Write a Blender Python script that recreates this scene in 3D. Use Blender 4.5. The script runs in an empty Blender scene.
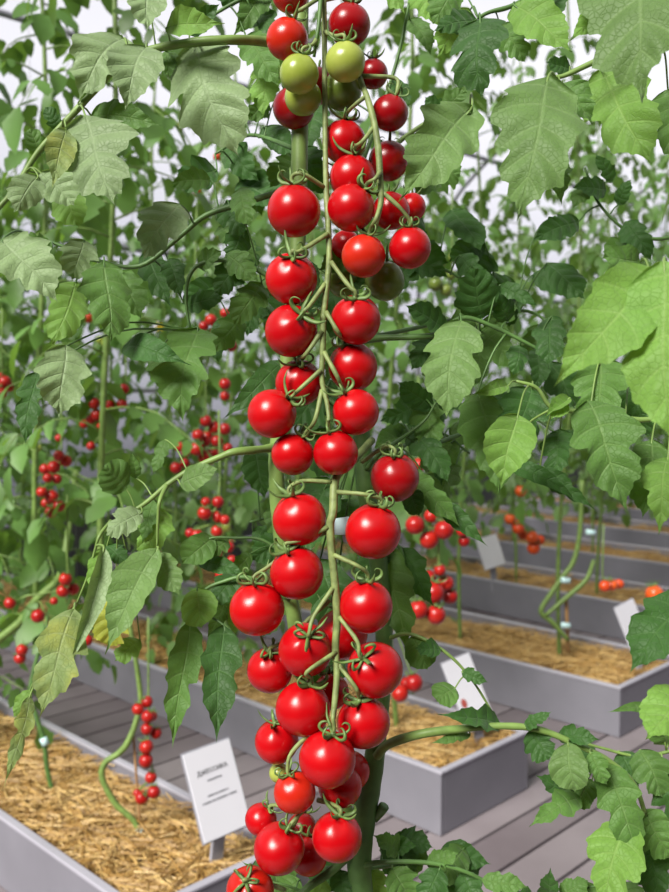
import bpy, bmesh, math, random
import numpy as np
from mathutils import Vector, Matrix, noise

S = bpy.context.scene
C = S.collection
R_ = math.radians
rnd = random.Random(7)

# ------------------------------------------------------------------ camera frame
FPX, CX, CY = 923.0, 334.5, 446.0
PITCH = math.atan(56.0 / FPX)
CAM = Vector((0, 0, 1.35))
FW = Vector((0, math.cos(PITCH), -math.sin(PITCH)))
UP = Vector((0, math.sin(PITCH), math.cos(PITCH)))
RT = Vector((1, 0, 0))


def px(x, y, d):
    """point seen at pixel x, y of the photograph, d metres deep"""
    return CAM + d * (FW + RT * ((x - CX) / FPX) - UP * ((y - CY) / FPX))


RV = Vector((0.703, 0.711, 0))     # across the planter rows
LV = Vector((-0.711, 0.703, 0))    # along the planter rows


def rl(r, l, z=0.0):
    v = RV * r + LV * l
    return Vector((v.x, v.y, z))


# ------------------------------------------------------------------ object helpers
def link(name, verts, faces, mat=None, parent=None, smooth=True, uvs=None, mats=None):
    me = bpy.data.meshes.new(name)
    me.from_pydata([tuple(v) for v in verts], [], [tuple(f) for f in faces])
    if smooth:
        me.polygons.foreach_set('use_smooth', [True] * len(me.polygons))
    if uvs is not None:
        lay = me.uv_layers.new(name='UVMap')
        idx = np.empty(len(me.loops), dtype=np.int32)
        me.loops.foreach_get('vertex_index', idx)
        lay.data.foreach_set('uv', np.asarray(uvs, dtype=np.float32)[idx].ravel())
    me.update()
    return put(name, me, mat, parent)


def put(name, me, mat=None, parent=None):
    o = bpy.data.objects.new(name, me)
    C.objects.link(o)
    if mat is not None and len(me.materials) == 0:
        me.materials.append(mat)
    if parent is not None:
        o.parent = parent
    return o


def tag(o, label, cat, group=None, kind=None):
    o['label'] = label
    o['category'] = cat
    if group:
        o['group'] = group
    if kind:
        o['kind'] = kind
    return o


def struct(o):
    o['kind'] = 'structure'
    return o


def empty(name, loc, rz=0.0):
    o = bpy.data.objects.new(name, None)
    C.objects.link(o)
    o.empty_display_size = 0.05
    o.location = loc
    o.rotation_euler = (0, 0, rz)
    return o


def smooth_path(pts, n=6):
    """Catmull-Rom through pts of (Vector, radius)"""
    if len(pts) < 3:
        (a, ra), (b, rb) = pts
        return [(a.lerp(b, i / n), ra + (rb - ra) * i / n) for i in range(n + 1)]
    out = []
    P = [(2 * pts[0][0] - pts[1][0], pts[0][1])] + list(pts) + [(2 * pts[-1][0] - pts[-2][0], pts[-1][1])]
    for i in range(1, len(P) - 2):
        p0, p1, p2, p3 = P[i - 1][0], P[i][0], P[i + 1][0], P[i + 2][0]
        for k in range(n):
            t = k / n
            q = 0.5 * ((2 * p1) + (p2 - p0) * t + (2 * p0 - 5 * p1 + 4 * p2 - p3) * t * t + (3 * p1 - p0 - 3 * p2 + p3) * t ** 3)
            out.append((q, P[i][1] + (P[i + 1][1] - P[i][1]) * t))
    out.append(pts[-1])
    return out


class MB:
    """collects geometry for ONE mesh"""

    def __init__(self):
        self.v, self.f = [], []

    def tube(self, path, sides=8, flat=1.0, cap=True, bump=0.0):
        b = len(self.v)
        n = len(path)
        prev = None
        for i, (p, r) in enumerate(path):
            a = path[max(i - 1, 0)][0]
            c = path[min(i + 1, n - 1)][0]
            t = (c - a)
            if t.length < 1e-9:
                t = Vector((0, 0, 1))
            t.normalize()
            if prev is None:
                prev = t.orthogonal().normalized()
            u = (prev - t * prev.dot(t))
            if u.length < 1e-6:
                u = t.orthogonal()
            u.normalize()
            prev = u
            w = t.cross(u)
            rr = r * (1 + bump * noise.noise(p * 90))
            for k in range(sides):
                an = 2 * math.pi * k / sides
                self.v.append(p + u * (math.cos(an) * rr) + w * (math.sin(an) * rr * flat))
        for i in range(n - 1):
            for k in range(sides):
                k2 = (k + 1) % sides
                self.f.append((b + i * sides + k, b + i * sides + k2, b + (i + 1) * sides + k2, b + (i + 1) * sides + k))
        if cap:
            self.f.append(tuple(b + k for k in reversed(range(sides))))
            self.f.append(tuple(b + (n - 1) * sides + k for k in range(sides)))
        return self

    def hexa(self, p):
        """8 corners: bottom four then top four"""
        b = len(self.v)
        self.v += list(p)
        for f in ((3, 2, 1, 0), (4, 5, 6, 7), (0, 1, 5, 4), (1, 2, 6, 5), (2, 3, 7, 6), (3, 0, 4, 7)):
            self.f.append(tuple(b + i for i in f))
        return self

    def build(self, name, mat, parent=None, smooth=True):
        return link(name, self.v, self.f, mat, parent, smooth)


# ------------------------------------------------------------------ materials
def new_mat(name):
    m = bpy.data.materials.new(name)
    m.use_nodes = True
    nt = m.node_tree
    b = nt.nodes['Principled BSDF']
    return m, nt, b


def nd(nt, typ, **kw):
    n = nt.nodes.new(typ)
    for k, v in kw.items():
        setattr(n, k, v)
    return n


def math_(nt, op, a, b=None, c=None, clamp=False):
    n = nd(nt, 'ShaderNodeMath', operation=op, use_clamp=clamp)
    for i, x in enumerate((a, b, c)):
        if x is None:
            continue
        if isinstance(x, (int, float)):
            n.inputs[i].default_value = x
        else:
            nt.links.new(x, n.inputs[i])
    return n.outputs[0]


def ramp(nt, val, stops):
    r = nd(nt, 'ShaderNodeValToRGB')
    e = r.color_ramp.elements
    while len(e) < len(stops):
        e.new(0.5)
    for el, (p, c) in zip(e, stops):
        el.position = p
        el.color = (*c, 1)
    nt.links.new(val, r.inputs[0])
    return r.outputs[0]


def mixc(nt, fac, a, b):
    m = nd(nt, 'ShaderNodeMix', data_type='RGBA')
    for i, x in ((0, fac), (6, a), (7, b)):
        if isinstance(x, (int, float)):
            m.inputs[i].default_value = x
        elif isinstance(x, tuple):
            m.inputs[i].default_value = (*x, 1)
        else:
            nt.links.new(x, m.inputs[i])
    return m.outputs[2]


def noise_n(nt, scale, detail=3, coord='Object', rough=0.5):
    tc = nd(nt, 'ShaderNodeTexCoord')
    n = nd(nt, 'ShaderNodeTexNoise')
    n.inputs['Scale'].default_value = scale
    n.inputs['Detail'].default_value = detail
    n.inputs['Roughness'].default_value = rough
    nt.links.new(tc.outputs[coord], n.inputs['Vector'])
    return n.outputs[0]


def simple(name, col, rough=0.6, var=0.25, scale=20, metal=0.0, spec=0.5, bump=0.0):
    m, nt, b = new_mat(name)
    n = noise_n(nt, scale)
    lo = tuple(c * (1 - var) for c in col)
    hi = tuple(min(1, c * (1 + var)) for c in col)
    nt.links.new(ramp(nt, n, [(0.3, lo), (0.7, hi)]), b.inputs['Base Color'])
    b.inputs['Roughness'].default_value = rough
    b.inputs['Metallic'].default_value = metal
    b.inputs['Specular IOR Level'].default_value = spec
    if bump:
        bp = nd(nt, 'ShaderNodeBump')
        bp.inputs['Strength'].default_value = bump
        bp.inputs['Distance'].default_value = 0.002
        nt.links.new(n, bp.inputs['Height'])
        nt.links.new(bp.outputs[0], b.inputs['Normal'])
    return m


def leaf_mat(name, col, vein, trans, tcol, rough=0.5, mott=None, mottcol=(0.3, 0.3, 0.02), fine=True):
    m, nt, b = new_mat(name)
    uv = nd(nt, 'ShaderNodeUVMap')
    sep = nd(nt, 'ShaderNodeSeparateXYZ')
    nt.links.new(uv.outputs[0], sep.inputs[0])
    a = math_(nt, 'MULTIPLY', math_(nt, 'ABSOLUTE', math_(nt, 'SUBTRACT', sep.outputs[0], 0.5)), 2.0)
    fr = math_(nt, 'ABSOLUTE', math_(nt, 'SUBTRACT', math_(nt, 'FRACT', math_(nt, 'MULTIPLY', sep.outputs[1], 6.0)), 0.5))
    lat = math_(nt, 'MULTIPLY', math_(nt, 'SUBTRACT', 1.0, math_(nt, 'DIVIDE', fr, 0.085), clamp=True), math_(nt, 'SUBTRACT', 1.0, math_(nt, 'MULTIPLY', a, 0.75)))
    mid = math_(nt, 'SUBTRACT', 1.0, math_(nt, 'DIVIDE', a, 0.07), clamp=True)
    v = math_(nt, 'MAXIMUM', lat, mid)
    tc = nd(nt, 'ShaderNodeTexCoord')
    vo = nd(nt, 'ShaderNodeTexVoronoi', feature='DISTANCE_TO_EDGE')
    vo.inputs['Scale'].default_value = 230
    nt.links.new(tc.outputs['Object'], vo.inputs['Vector'])
    fv = math_(nt, 'SUBTRACT', 1.0, math_(nt, 'MULTIPLY', vo.outputs['Distance'], 11.0), clamp=True)
    oi = nd(nt, 'ShaderNodeObjectInfo')
    n = noise_n(nt, 28, 3)
    lo = tuple(c * 0.78 for c in col)
    hi = tuple(min(1, c * 1.22) for c in col)
    base = ramp(nt, math_(nt, 'ADD', math_(nt, 'MULTIPLY', n, 0.7), math_(nt, 'MULTIPLY', oi.outputs['Random'], 0.3)), [(0.25, lo), (0.75, hi)])
    if mott:
        base = mixc(nt, math_(nt, 'MULTIPLY', math_(nt, 'SUBTRACT', noise_n(nt, 45, 4), 0.45, clamp=True), mott, clamp=True), base, mottcol)
    c1 = mixc(nt, math_(nt, 'MULTIPLY', fv, 0.26), base, tuple(c * .55 for c in col))
    c2 = mixc(nt, math_(nt, 'MULTIPLY', v, 0.55), c1, vein)
    nt.links.new(c2, b.inputs['Base Color'])
    b.inputs['Roughness'].default_value = rough + .1
    b.inputs['Specular IOR Level'].default_value = 0.33
    b.inputs['Sheen Weight'].default_value = 0.12
    bp = nd(nt, 'ShaderNodeBump')
    bp.inputs['Strength'].default_value = 0.55
    bp.inputs['Distance'].default_value = 0.0012
    h = math_(nt, 'ADD', math_(nt, 'MULTIPLY', v, -1.0), math_(nt, 'MULTIPLY', fv, -0.3))
    nt.links.new(math_(nt, 'ADD', h, math_(nt, 'MULTIPLY', n, 0.6)), bp.inputs['Height'])
    nt.links.new(bp.outputs[0], b.inputs['Normal'])
    tr = nd(nt, 'ShaderNodeBsdfTranslucent')
    nt.links.new(mixc(nt, math_(nt, 'MULTIPLY', v, 0.4), tcol, tuple(c * 0.6 for c in tcol)), tr.inputs['Color'])
    mx = nd(nt, 'ShaderNodeMixShader')
    mx.inputs[0].default_value = trans
    nt.links.new(b.outputs[0], mx.inputs[1])
    nt.links.new(tr.outputs[0], mx.inputs[2])
    nt.links.new(mx.outputs[0], nt.nodes['Material Output'].inputs['Surface'])
    return m


M = {}
M['lg'] = leaf_mat('leaf_sunlit_grey', (0.225, 0.325, 0.15), (0.33, 0.44, 0.24), 0.2, (0.30, 0.50, 0.06), 0.42)  # grey-green brightened in the colour itself, as if caught by the sun
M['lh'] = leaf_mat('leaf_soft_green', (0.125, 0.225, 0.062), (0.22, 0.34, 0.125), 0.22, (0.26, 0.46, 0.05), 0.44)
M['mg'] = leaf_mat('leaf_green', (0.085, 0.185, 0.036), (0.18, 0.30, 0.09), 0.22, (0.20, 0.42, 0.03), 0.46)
M['dg'] = leaf_mat('leaf_deep_shaded', (0.035, 0.105, 0.018), (0.08, 0.18, 0.045), 0.2, (0.11, 0.30, 0.015), 0.45)  # deep green with the shade of inner leaves mixed into the colour
M['yg'] = leaf_mat('leaf_backlit', (0.16, 0.32, 0.055), (0.29, 0.46, 0.13), 0.28, (0.36, 0.60, 0.06), 0.46)  # yellow-green of light shining through, put into the leaf colour
M['lm'] = leaf_mat('leaf_mottled', (0.21, 0.30, 0.10), (0.32, 0.40, 0.18), 0.25, (0.34, 0.48, 0.06), 0.48, mott=3.0, mottcol=(0.34, 0.36, 0.06))
M['yl'] = leaf_mat('leaf_yellowing', (0.38, 0.42, 0.05), (0.5, 0.5, 0.12), 0.35, (0.6, 0.58, 0.05), 0.5, mott=2.0, mottcol=(0.2, 0.28, 0.04))


def far_leaf(name, col, tcol, trans=0.3):
    m, nt, b = new_mat(name)
    n = noise_n(nt, 5, 3)
    nt.links.new(ramp(nt, n, [(0.3, tuple(c * 0.35 for c in col)), (0.7, tuple(c * 1.45 for c in col))]), b.inputs['Base Color'])
    b.inputs['Roughness'].default_value = 0.5
    tr = nd(nt, 'ShaderNodeBsdfTranslucent')
    tr.inputs['Color'].default_value = (*tcol, 1)
    mx = nd(nt, 'ShaderNodeMixShader')
    mx.inputs[0].default_value = trans
    nt.links.new(b.outputs[0], mx.inputs[1])
    nt.links.new(tr.outputs[0], mx.inputs[2])
    nt.links.new(mx.outputs[0], nt.nodes['Material Output'].inputs['Surface'])
    return m


M['far'] = far_leaf('foliage_green', (0.105, 0.22, 0.05), (0.30, 0.56, 0.06))
M['far2'] = far_leaf('foliage_pale', (0.15, 0.27, 0.085), (0.36, 0.60, 0.09))


def tomato_mat(name, col, hi, rough=0.27):
    m, nt, b = new_mat(name)
    n = noise_n(nt, 1.6, 3)
    oi = nd(nt, 'ShaderNodeObjectInfo')
    f = math_(nt, 'ADD', math_(nt, 'MULTIPLY', n, 0.6), math_(nt, 'MULTIPLY', oi.outputs['Random'], 0.4))
    nt.links.new(ramp(nt, f, [(0.3, col), (0.75, hi)]), b.inputs['Base Color'])
    b.inputs['Roughness'].default_value = rough
    b.inputs['Specular IOR Level'].default_value = 0.4
    b.inputs['Coat Weight'].default_value = 0.12
    b.inputs['Coat Roughness'].default_value = 0.25
    bp = nd(nt, 'ShaderNodeBump')
    bp.inputs['Strength'].default_value = 0.05
    bp.inputs['Distance'].default_value = 0.01
    nt.links.new(noise_n(nt, 40, 2), bp.inputs['Height'])
    nt.links.new(bp.outputs[0], b.inputs['Normal'])
    return m


M['red'] = tomato_mat('tomato_red', (0.44, 0.002, 0.005), (0.56, 0.003, 0.005))
M['ora'] = tomato_mat('tomato_orange_red', (0.46, 0.010, 0.005), (0.56, 0.022, 0.008))
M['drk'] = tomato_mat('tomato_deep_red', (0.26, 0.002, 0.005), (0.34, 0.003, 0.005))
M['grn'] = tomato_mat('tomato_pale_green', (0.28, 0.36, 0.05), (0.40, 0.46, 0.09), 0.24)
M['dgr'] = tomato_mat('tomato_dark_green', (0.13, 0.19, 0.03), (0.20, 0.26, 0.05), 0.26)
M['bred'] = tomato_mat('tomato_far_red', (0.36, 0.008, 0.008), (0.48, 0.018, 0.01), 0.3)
M['bora'] = tomato_mat('tomato_far_orange', (0.62, 0.06, 0.012), (0.75, 0.12, 0.02), 0.3)
M['stem'] = simple('stem_green', (0.17, 0.27, 0.065), 0.5, 0.25, 60, bump=0.3)
M['stemd'] = simple('stem_dark_green', (0.08, 0.17, 0.04), 0.5, 0.3, 50, bump=0.3)
M['truss'] = simple('truss_stalk', (0.21, 0.27, 0.09), 0.55, 0.3, 120, bump=0.5)
M['brown'] = simple('string_brown', (0.25, 0.16, 0.09), 0.7, 0.3, 150)
M['calyx'] = simple('calyx_green', (0.125, 0.21, 0.055), 0.5, 0.4, 2.5)
M['box'] = simple('planter_grey', (0.215, 0.21, 0.245), 0.5, 0.07, 6, bump=0.15)
M['rim'] = simple('planter_rim_pale', (0.40, 0.39, 0.45), 0.5, 0.05, 6)
M['card'] = simple('card_white', (0.78, 0.78, 0.84), 0.5, 0.02, 6)
M['ink'] = simple('ink_black', (0.03, 0.03, 0.035), 0.6, 0.1, 6)
M['inkg'] = simple('ink_grey', (0.16, 0.16, 0.19), 0.6, 0.1, 6)
M['post'] = simple('post_grey', (0.33, 0.33, 0.38), 0.5, 0.08, 30)
M['clip'] = simple('clip_pale_blue', (0.58, 0.82, 0.84), 0.35, 0.06, 30)
M['steel'] = simple('tube_steel', (0.36, 0.365, 0.41), 0.45, 0.15, 8, metal=0.4)
M['kick'] = simple('skirting_dark_grey', (0.10, 0.10, 0.115), 0.6, 0.15, 3)
M['stake'] = simple('stake_cane', (0.36, 0.20, 0.08), 0.7, 0.25, 40)
M['mred'] = simple('ink_red', (0.45, 0.08, 0.06), 0.6, 0.2, 20)

# straw: strand colour from a per-strand attribute
m, nt, b = new_mat('straw_gold')
at = nd(nt, 'ShaderNodeAttribute', attribute_name='tone')
nt.links.new(ramp(nt, at.outputs['Fac'], [(0.0, (0.14, 0.07, 0.018)), (0.5, (0.40, 0.225, 0.055)), (1.0, (0.68, 0.48, 0.19))]), b.inputs['Base Color'])
b.inputs['Roughness'].default_value = 0.5
M['straw'] = m

# deck boards
m, nt, b = new_mat('deck_grey_brown')
n1 = noise_n(nt, 3, 5)
oi = nd(nt, 'ShaderNodeAttribute', attribute_name='tone')
f = math_(nt, 'ADD', math_(nt, 'MULTIPLY', n1, 0.6), math_(nt, 'MULTIPLY', oi.outputs['Fac'], 0.4))
nt.links.new(ramp(nt, f, [(0.25, (0.13, 0.105, 0.115)), (0.75, (0.27, 0.235, 0.25))]), b.inputs['Base Color'])
b.inputs['Roughness'].default_value = 0.55
M['deck'] = m

# polythene film: see-through, a little milky
m, nt, b = new_mat('film_milky')
tr = nd(nt, 'ShaderNodeBsdfTransparent')
tl = nd(nt, 'ShaderNodeBsdfTranslucent')
tl.inputs['Color'].default_value = (0.9, 0.9, 0.95, 1)
mx = nd(nt, 'ShaderNodeMixShader')
mx.inputs[0].default_value = 0.25
nt.links.new(tr.outputs[0], mx.inputs[1])
nt.links.new(tl.outputs[0], mx.inputs[2])
nt.links.new(mx.outputs[0], nt.nodes['Material Output'].inputs['Surface'])
M['film'] = m


# ------------------------------------------------------------------ leaflet geometry
def leaflet_geo(L, W, lob=0.3, seed=0, rows=42, cols=9, bow=0.1, cup=0.15, rip=0.05):
    r = np.random.RandomState(seed % 100000)
    n = 6
    t = np.linspace(0.0, 1.0, rows + 1)
    th = np.radians(118 + (30 - 118) * t ** 0.8)
    prof = (0.10 + np.sin(np.pi * np.clip(t, 0, 1) ** 0.66)) * (1 - t ** 5)
    prof /= (prof * np.sin(th)).max()
    sides = []
    nt_ = r.uniform(.34, .46)
    for sd in (-1, 1):
        ph = r.uniform(-0.06, 0.06)
        f = np.mod(t * n + ph, 1.0)
        tri = 0.5 + 0.5 * np.cos(2 * np.pi * (f - 0.5))
        dep = 0.5 * lob * (1.2 - t) * r.uniform(0.8, 1.2)
        rho = prof * (1 - dep * (1 - tri))
        if lob > .24:      # deep sinus between the lower lobes and the blade
            rho = rho * (1 - min(.5, lob * 1.2) * r.uniform(.5, 1.1) * np.exp(-((t - nt_ + r.uniform(-.03, .03)) / .05) ** 2))
        f2 = np.mod(t * n * 2 + r.uniform(0, 1), 1.0)
        rho = rho * (1 - (0.03 + 0.16 * lob) * (1 - np.abs(2 * f2 - 1)))
        rho = rho * (1 + 0.1 * np.sin(t * 5 + r.uniform(0, 6)))
        sides.append(rho * W * 0.54)
    s = np.linspace(-1, 1, 2 * cols + 1)
    T, Sg = np.meshgrid(t, s, indexing='ij')
    rho = np.where(Sg < 0, sides[0][:, None], sides[1][:, None])
    A = np.abs(Sg)
    TH = th[:, None] - 0.25 * A * (th[:, None])  # side veins curve forward
    X = Sg * rho * np.sin(TH)
    Y0 = T * L * 0.97
    Y = Y0 + A * rho * np.cos(TH)
    Y = np.minimum(Y, L * 1.0 + 0 * Y)
    fv = np.mod(T * n, 1.0) - 0.5
    Z = 0.026 * W * (-np.cos(2 * np.pi * fv)) * np.clip(A * 2.2, 0, 1) * (1 - 0.6 * A)
    yn = np.clip(Y / L, -0.3, 1)
    Z += bow * L * 4 * yn * (1 - yn)
    Z += cup * A ** 1.3 * rho
    p1, p2, p3 = r.uniform(0, 6.28, 3)
    Z += rip * W * A ** 2 * np.sin(T * 17 + p1 + Sg * 1.5) * (1 - T * 0.5)
    Z += 0.04 * W * np.sin(Y / L * 5 + p2) * np.sin(X / W * 6 + p3)
    X = X + 0.05 * L * np.sin(yn * 3.1 + p1) * yn * (1 - yn) * 2
    V = np.stack([X, Y, Z], -1).reshape(-1, 3)
    U = np.stack([0.5 + 0.5 * Sg, T], -1).reshape(-1, 2)
    nc = 2 * cols + 1
    F = []
    for i in range(rows):
        for j in range(nc - 1):
            F.append((i * nc + j, i * nc + j + 1, (i + 1) * nc + j + 1, (i + 1) * nc + j))
    return V, F, U


def frame(B, T, nrm):
    y = (T - B).normalized()
    z = nrm - y * nrm.dot(y)
    if z.length < 1e-4:
        z = y.orthogonal()
    z.normalize()
    x = y.cross(z)
    return Matrix(((x.x, y.x, z.x, B.x), (x.y, y.y, z.y, B.y), (x.z, y.z, z.z, B.z), (0, 0, 0, 1)))


SEED = [100]


def add_leaf(plant, d, rach, rpx, leaflets, mat='stem', kdef=0.35):
    """one compound leaf: stalk mesh (part) with leaflets (sub-parts). rach: (x, y[, depth offset])"""
    inv = Matrix.Translation(-plant.location)
    pts = []
    n = len(rach)
    for i, q in enumerate(rach):
        dd = d + (q[2] if len(q) > 2 else 0)
        rr = rpx * (1 - 0.55 * i / max(n - 1, 1)) * 0.5
        pts.append((px(q[0], q[1], dd), rr * dd / FPX, q[0], q[1], dd))
    mb = MB()
    mb.tube(smooth_path([(p[0], p[1]) for p in pts], 6), 8, bump=0.15)
    made = []
    for lf in leaflets:
        bx, by, tx, ty, w, mk = lf[:6]
        o = lf[6] if len(lf) > 6 else {}
        SEED[0] += 13
        rr = random.Random(SEED[0])
        # nearest place on the stalk
        best, bp = 1e18, None
        for i in range(n - 1):
            for k in range(11):
                u = k / 10
                x = pts[i][2] + (pts[i + 1][2] - pts[i][2]) * u
                y = pts[i][3] + (pts[i + 1][3] - pts[i][3]) * u
                q = (x - bx) ** 2 + (y - by) ** 2
                if q < best:
                    best, bp = q, (pts[i][0].lerp(pts[i + 1][0], u), pts[i][4] + (pts[i + 1][4] - pts[i][4]) * u)
        db = bp[1] + o.get('dd', rr.uniform(-0.012, 0.012))
        lenpx = math.hypot(tx - bx, ty - by)
        k = o.get('k', kdef + rr.uniform(-0.15, 0.15))
        dt = db - k * lenpx / FPX * d
        B, T = px(bx, by, db), px(tx, ty, dt)
        a = o.get('a', rr.uniform(-0.35, 0.25))
        nrm = (CAM - B).normalized() + RT * a + Vector((0, 0, 1)) * o.get('b', 0.3)
        Mx = frame(B, T, nrm)
        L = (T - B).length
        zc = abs((Mx.to_3x3() @ Vector((1, 0, 0))).dot((CAM - B).normalized()))
        W = w * db / FPX / max(0.55, math.sqrt(max(0.0, 1 - zc * zc)))
        big = max(L, W) > 0.045
        V, F, U = leaflet_geo(L, W, o.get('lob', 0.32), SEED[0], 42 if big else 26, 9 if big else 6,
                              o.get('bow', rr.uniform(0.06, 0.16)), o.get('cup', rr.uniform(-0.12, 0.3)), o.get('rip', 0.05))
        made.append((V, F, U, Mx, mk, o))
        mid = bp[0].lerp(B, 0.5) + Vector((0, 0, 0.12 * (bp[0] - B).length))
        r0 = max(0.0007, (1.0 + 0.012 * lenpx) * 0.5 * db / FPX)
        if (bp[0] - B).length > 0.002:
            mb.tube(smooth_path([(bp[0], r0 * 1.2), (mid, r0), (B, r0), (B + (T - B) * 0.12 - Mx.to_3x3() @ Vector((0, 0, 1)) * 0.0, r0 * 0.6)], 4), 6)
    lo = mb.build('leaf', M[mat], plant)
    lo.matrix_parent_inverse = inv
    for V, F, U, Mx, mk, o in made:
        q = link('leaflet', V, F, M[mk], lo, True, U)
        q.matrix_basis = Mx
        if mk == 'yl':
            q['label'] = 'yellowing leaflet'
    return lo


def add_tube_part(plant, name, pts, mat, sides=10, n=6, bump=0.08):
    """pts: (x, y, d, px radius) or (Vector, metres radius)"""
    mb = MB()
    mb.tube(smooth_path([(px(q[0], q[1], q[2]), q[3] * q[2] / FPX) if len(q) == 4 else q for q in pts], n), sides, bump=bump)
    o = mb.build(name, M[mat], plant)
    o.matrix_parent_inverse = Matrix.Translation(-plant.location)
    return o
# ================================================================== the plant in front
HB = Vector((-0.03, 0.66, 0.0))
hero = empty('tomato_plant', HB)
tag(hero, 'tall tomato plant in front carrying the long sharp red trusses', 'tomato plant')

add_tube_part(hero, 'main_stem', [
    (352, 180, 0.875, 6), (352, 300, 0.875, 7), (357, 400, 0.87, 8), (362, 440, 0.868, 9), (366, 490, 0.866, 9.5), (378, 560, 0.868, 9.5), (384, 640, 0.87, 9),
    (376, 745, 0.866, 10), (365, 810, 0.86, 12.5), (359, 860, 0.856, 12.5), (361, 930, 0.85, 12),
    (Vector((0.0, 0.76, 0.70)), 0.0115), (Vector((-0.02, 0.70, 0.42)), 0.0115), (Vector((-0.03, 0.66, 0.12)), 0.012)], 'stemd', 12)
add_tube_part(hero, 'side_stem', [
    (Vector((-0.05, 0.86, 2.75)), 0.004), (Vector((-0.03, 0.85, 2.2)), 0.006), (302, -120, 0.86, 7), (301, -20, 0.86, 8), (300, 110, 0.86, 8.5), (298, 220, 0.86, 8.5), (291, 330, 0.858, 8), (278, 440, 0.855, 8),
    (277, 490, 0.855, 8), (284, 560, 0.86, 8), (293, 612, 0.865, 7.5), (310, 700, 0.875, 8), (338, 790, 0.875, 9), (357, 850, 0.862, 9)], 'stem', 12)
add_tube_part(hero, 'cut_stub', [(374, 818, 0.86, 5.5), (381, 811, 0.857, 5), (384, 806, 0.855, 5.5)], 'stemd', 8, 3)
add_tube_part(hero, 'side_shoot', [(352, 852, 0.85, 5), (330, 872, 0.838, 4.5), (303, 892, 0.83, 4), (270, 930, 0.82, 3.5)], 'stemd', 8)
# truss stalks
DT = 0.778
add_tube_part(hero, 'truss_stalk', [(372, 440, 0.85, 4), (352, 462, 0.82, 4), (336, 478, 0.79, 4.2), (333, 512, DT, 4.4), (330, 526, DT, 4.4), (332, 555, DT, 4), (335, 584, DT, 4), (337, 619, DT, 4),
                                    (335.5, 648, DT, 3.8), (337, 674, DT - .004, 3.4), (334, 709, DT - .012, 3), (333, 719, DT - .014, 2.6)], 'truss', 10)
add_tube_part(hero, 'truss_stalk', [(322, -60, 0.81, 2.4), (324, 0, 0.80, 2.6), (325, 110, 0.80, 2.6), (326, 186, 0.79, 2.8), (328, 220, 0.785, 3), (329, 263, 0.78, 3), (324, 310, DT, 3.2),
                                    (323, 338, DT, 3), (322, 364, DT, 2.8), (322, 381, DT, 2.6), (327, 403, DT - .003, 2.4), (329, 420, DT - .008, 2)], 'truss', 8)
add_tube_part(hero, 'truss_stalk', [(350, -10, 0.85, 3), (356, 40, 0.82, 3), (360, 77, 0.80, 3), (367, 97, 0.785, 3.2), (374, 122, 0.778, 3.4), (378.5, 151, 0.775, 3.4), (380, 179, 0.774, 3.2), (381, 201, 0.773, 3), (375, 228, 0.772, 2.4)], 'truss', 8)
add_tube_part(hero, 'truss_stalk', [(322, -20, 0.80, 2.5), (319, 22, 0.79, 2.2), (316, 42, 0.79, 2), (314, 57, 0.795, 1.6)], 'stemd', 6)

# ------------------------------------------------------------------ its leaves
D = 0.80
add_leaf(hero, D, [(302, 52, .05), (268, 42, .03), (225, 40), (180, 44), (150, 50), (124, 59), (97, 88), (72, 115), (39, 151), (14, 190), (-8, 215)], 11, [
    (143, -20, 148, 33, 44, 'lg', dict(dd=-.02, lob=.2)),
    (196, 45, 241, 161, 100, 'lg', dict(dd=.02, k=.24, lob=.42, a=-.3, cup=-.05)),
    (146, 48, 124, 114, 56, 'lg', dict(dd=-.045, lob=.2, a=-.1)),
    (124, 38, 76, 106, 58, 'lg', dict(dd=.015, lob=.3, rip=.09)),
    (86, 118, 117, 210, 92, 'lg', dict(dd=-.045, lob=.4, a=-.15, cup=-.05)),
    (66, 130, 51, 192, 31, 'lm', dict(dd=-.055, lob=.12)),
    (38, 176, 12, 215, 36, 'lg', dict(dd=-.03, lob=.2)),
    (42, 174, 76, 208, 42, 'lg', dict(dd=.0, lob=.2)),
    (60, 128, 44, 106, 20, 'dg', dict(dd=.01)),
    (40, 156, 27, 127, 24, 'mg', dict(dd=.01)),
    (64, 194, 80, 228, 40, 'yg', dict(dd=.035, lob=.2)),
    (92, 116, 164, 126, 36, 'mg', dict(dd=.02)),
    (166, 28, 228, 24, 30, 'yg', dict(dd=-.01, lob=.2)),
    (166, 52, 170, 80, 26, 'mg', dict(dd=.02)),
    (190, 35, 222, 2, 22, 'dg', dict(dd=.02)),
], kdef=.3)
add_leaf(hero, 0.84, [(300, 186, .02), (270, 195), (240, 204), (205, 216), (178, 238), (140, 266), (95, 260), (62, 246), (30, 236)], 7, [
    (179, 205, 142, 265, 52, 'lg', dict(dd=-.03)),
    (2, 240, 60, 306, 66, 'lg', dict(dd=-.05, lob=.35)),
    (52, 248, 20, 243, 27, 'mg', dict(dd=-.02)),
    (84, 240, 72, 282, 44, 'lg', dict(dd=-.02)),
    (104, 262, 110, 348, 58, 'mg', dict(dd=-.03, lob=.4)),
    (76, 282, 50, 350, 46, 'yg', dict(dd=.05)),
    (168, 260, 182, 300, 30, 'dg'),
    (186, 306, 228, 298, 25, 'dg', dict(dd=.03)),
    (240, 188, 252, 230, 32, 'mg', dict(dd=-.01)),
    (226, 202, 246, 240, 34, 'dg', dict(dd=.03)),
    (262, 284, 232, 330, 40, 'mg', dict(dd=.04)),
    (244, 228, 228, 262, 30, 'dg', dict(dd=.04)),
    (146, 252, 172, 310, 34, 'dg', dict(dd=.06)),
    (120, 272, 142, 322, 40, 'mg', dict(dd=.08)),
    (210, 180, 168, 185, 26, 'mg', dict(dd=.05)),
], mat='stemd')
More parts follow.
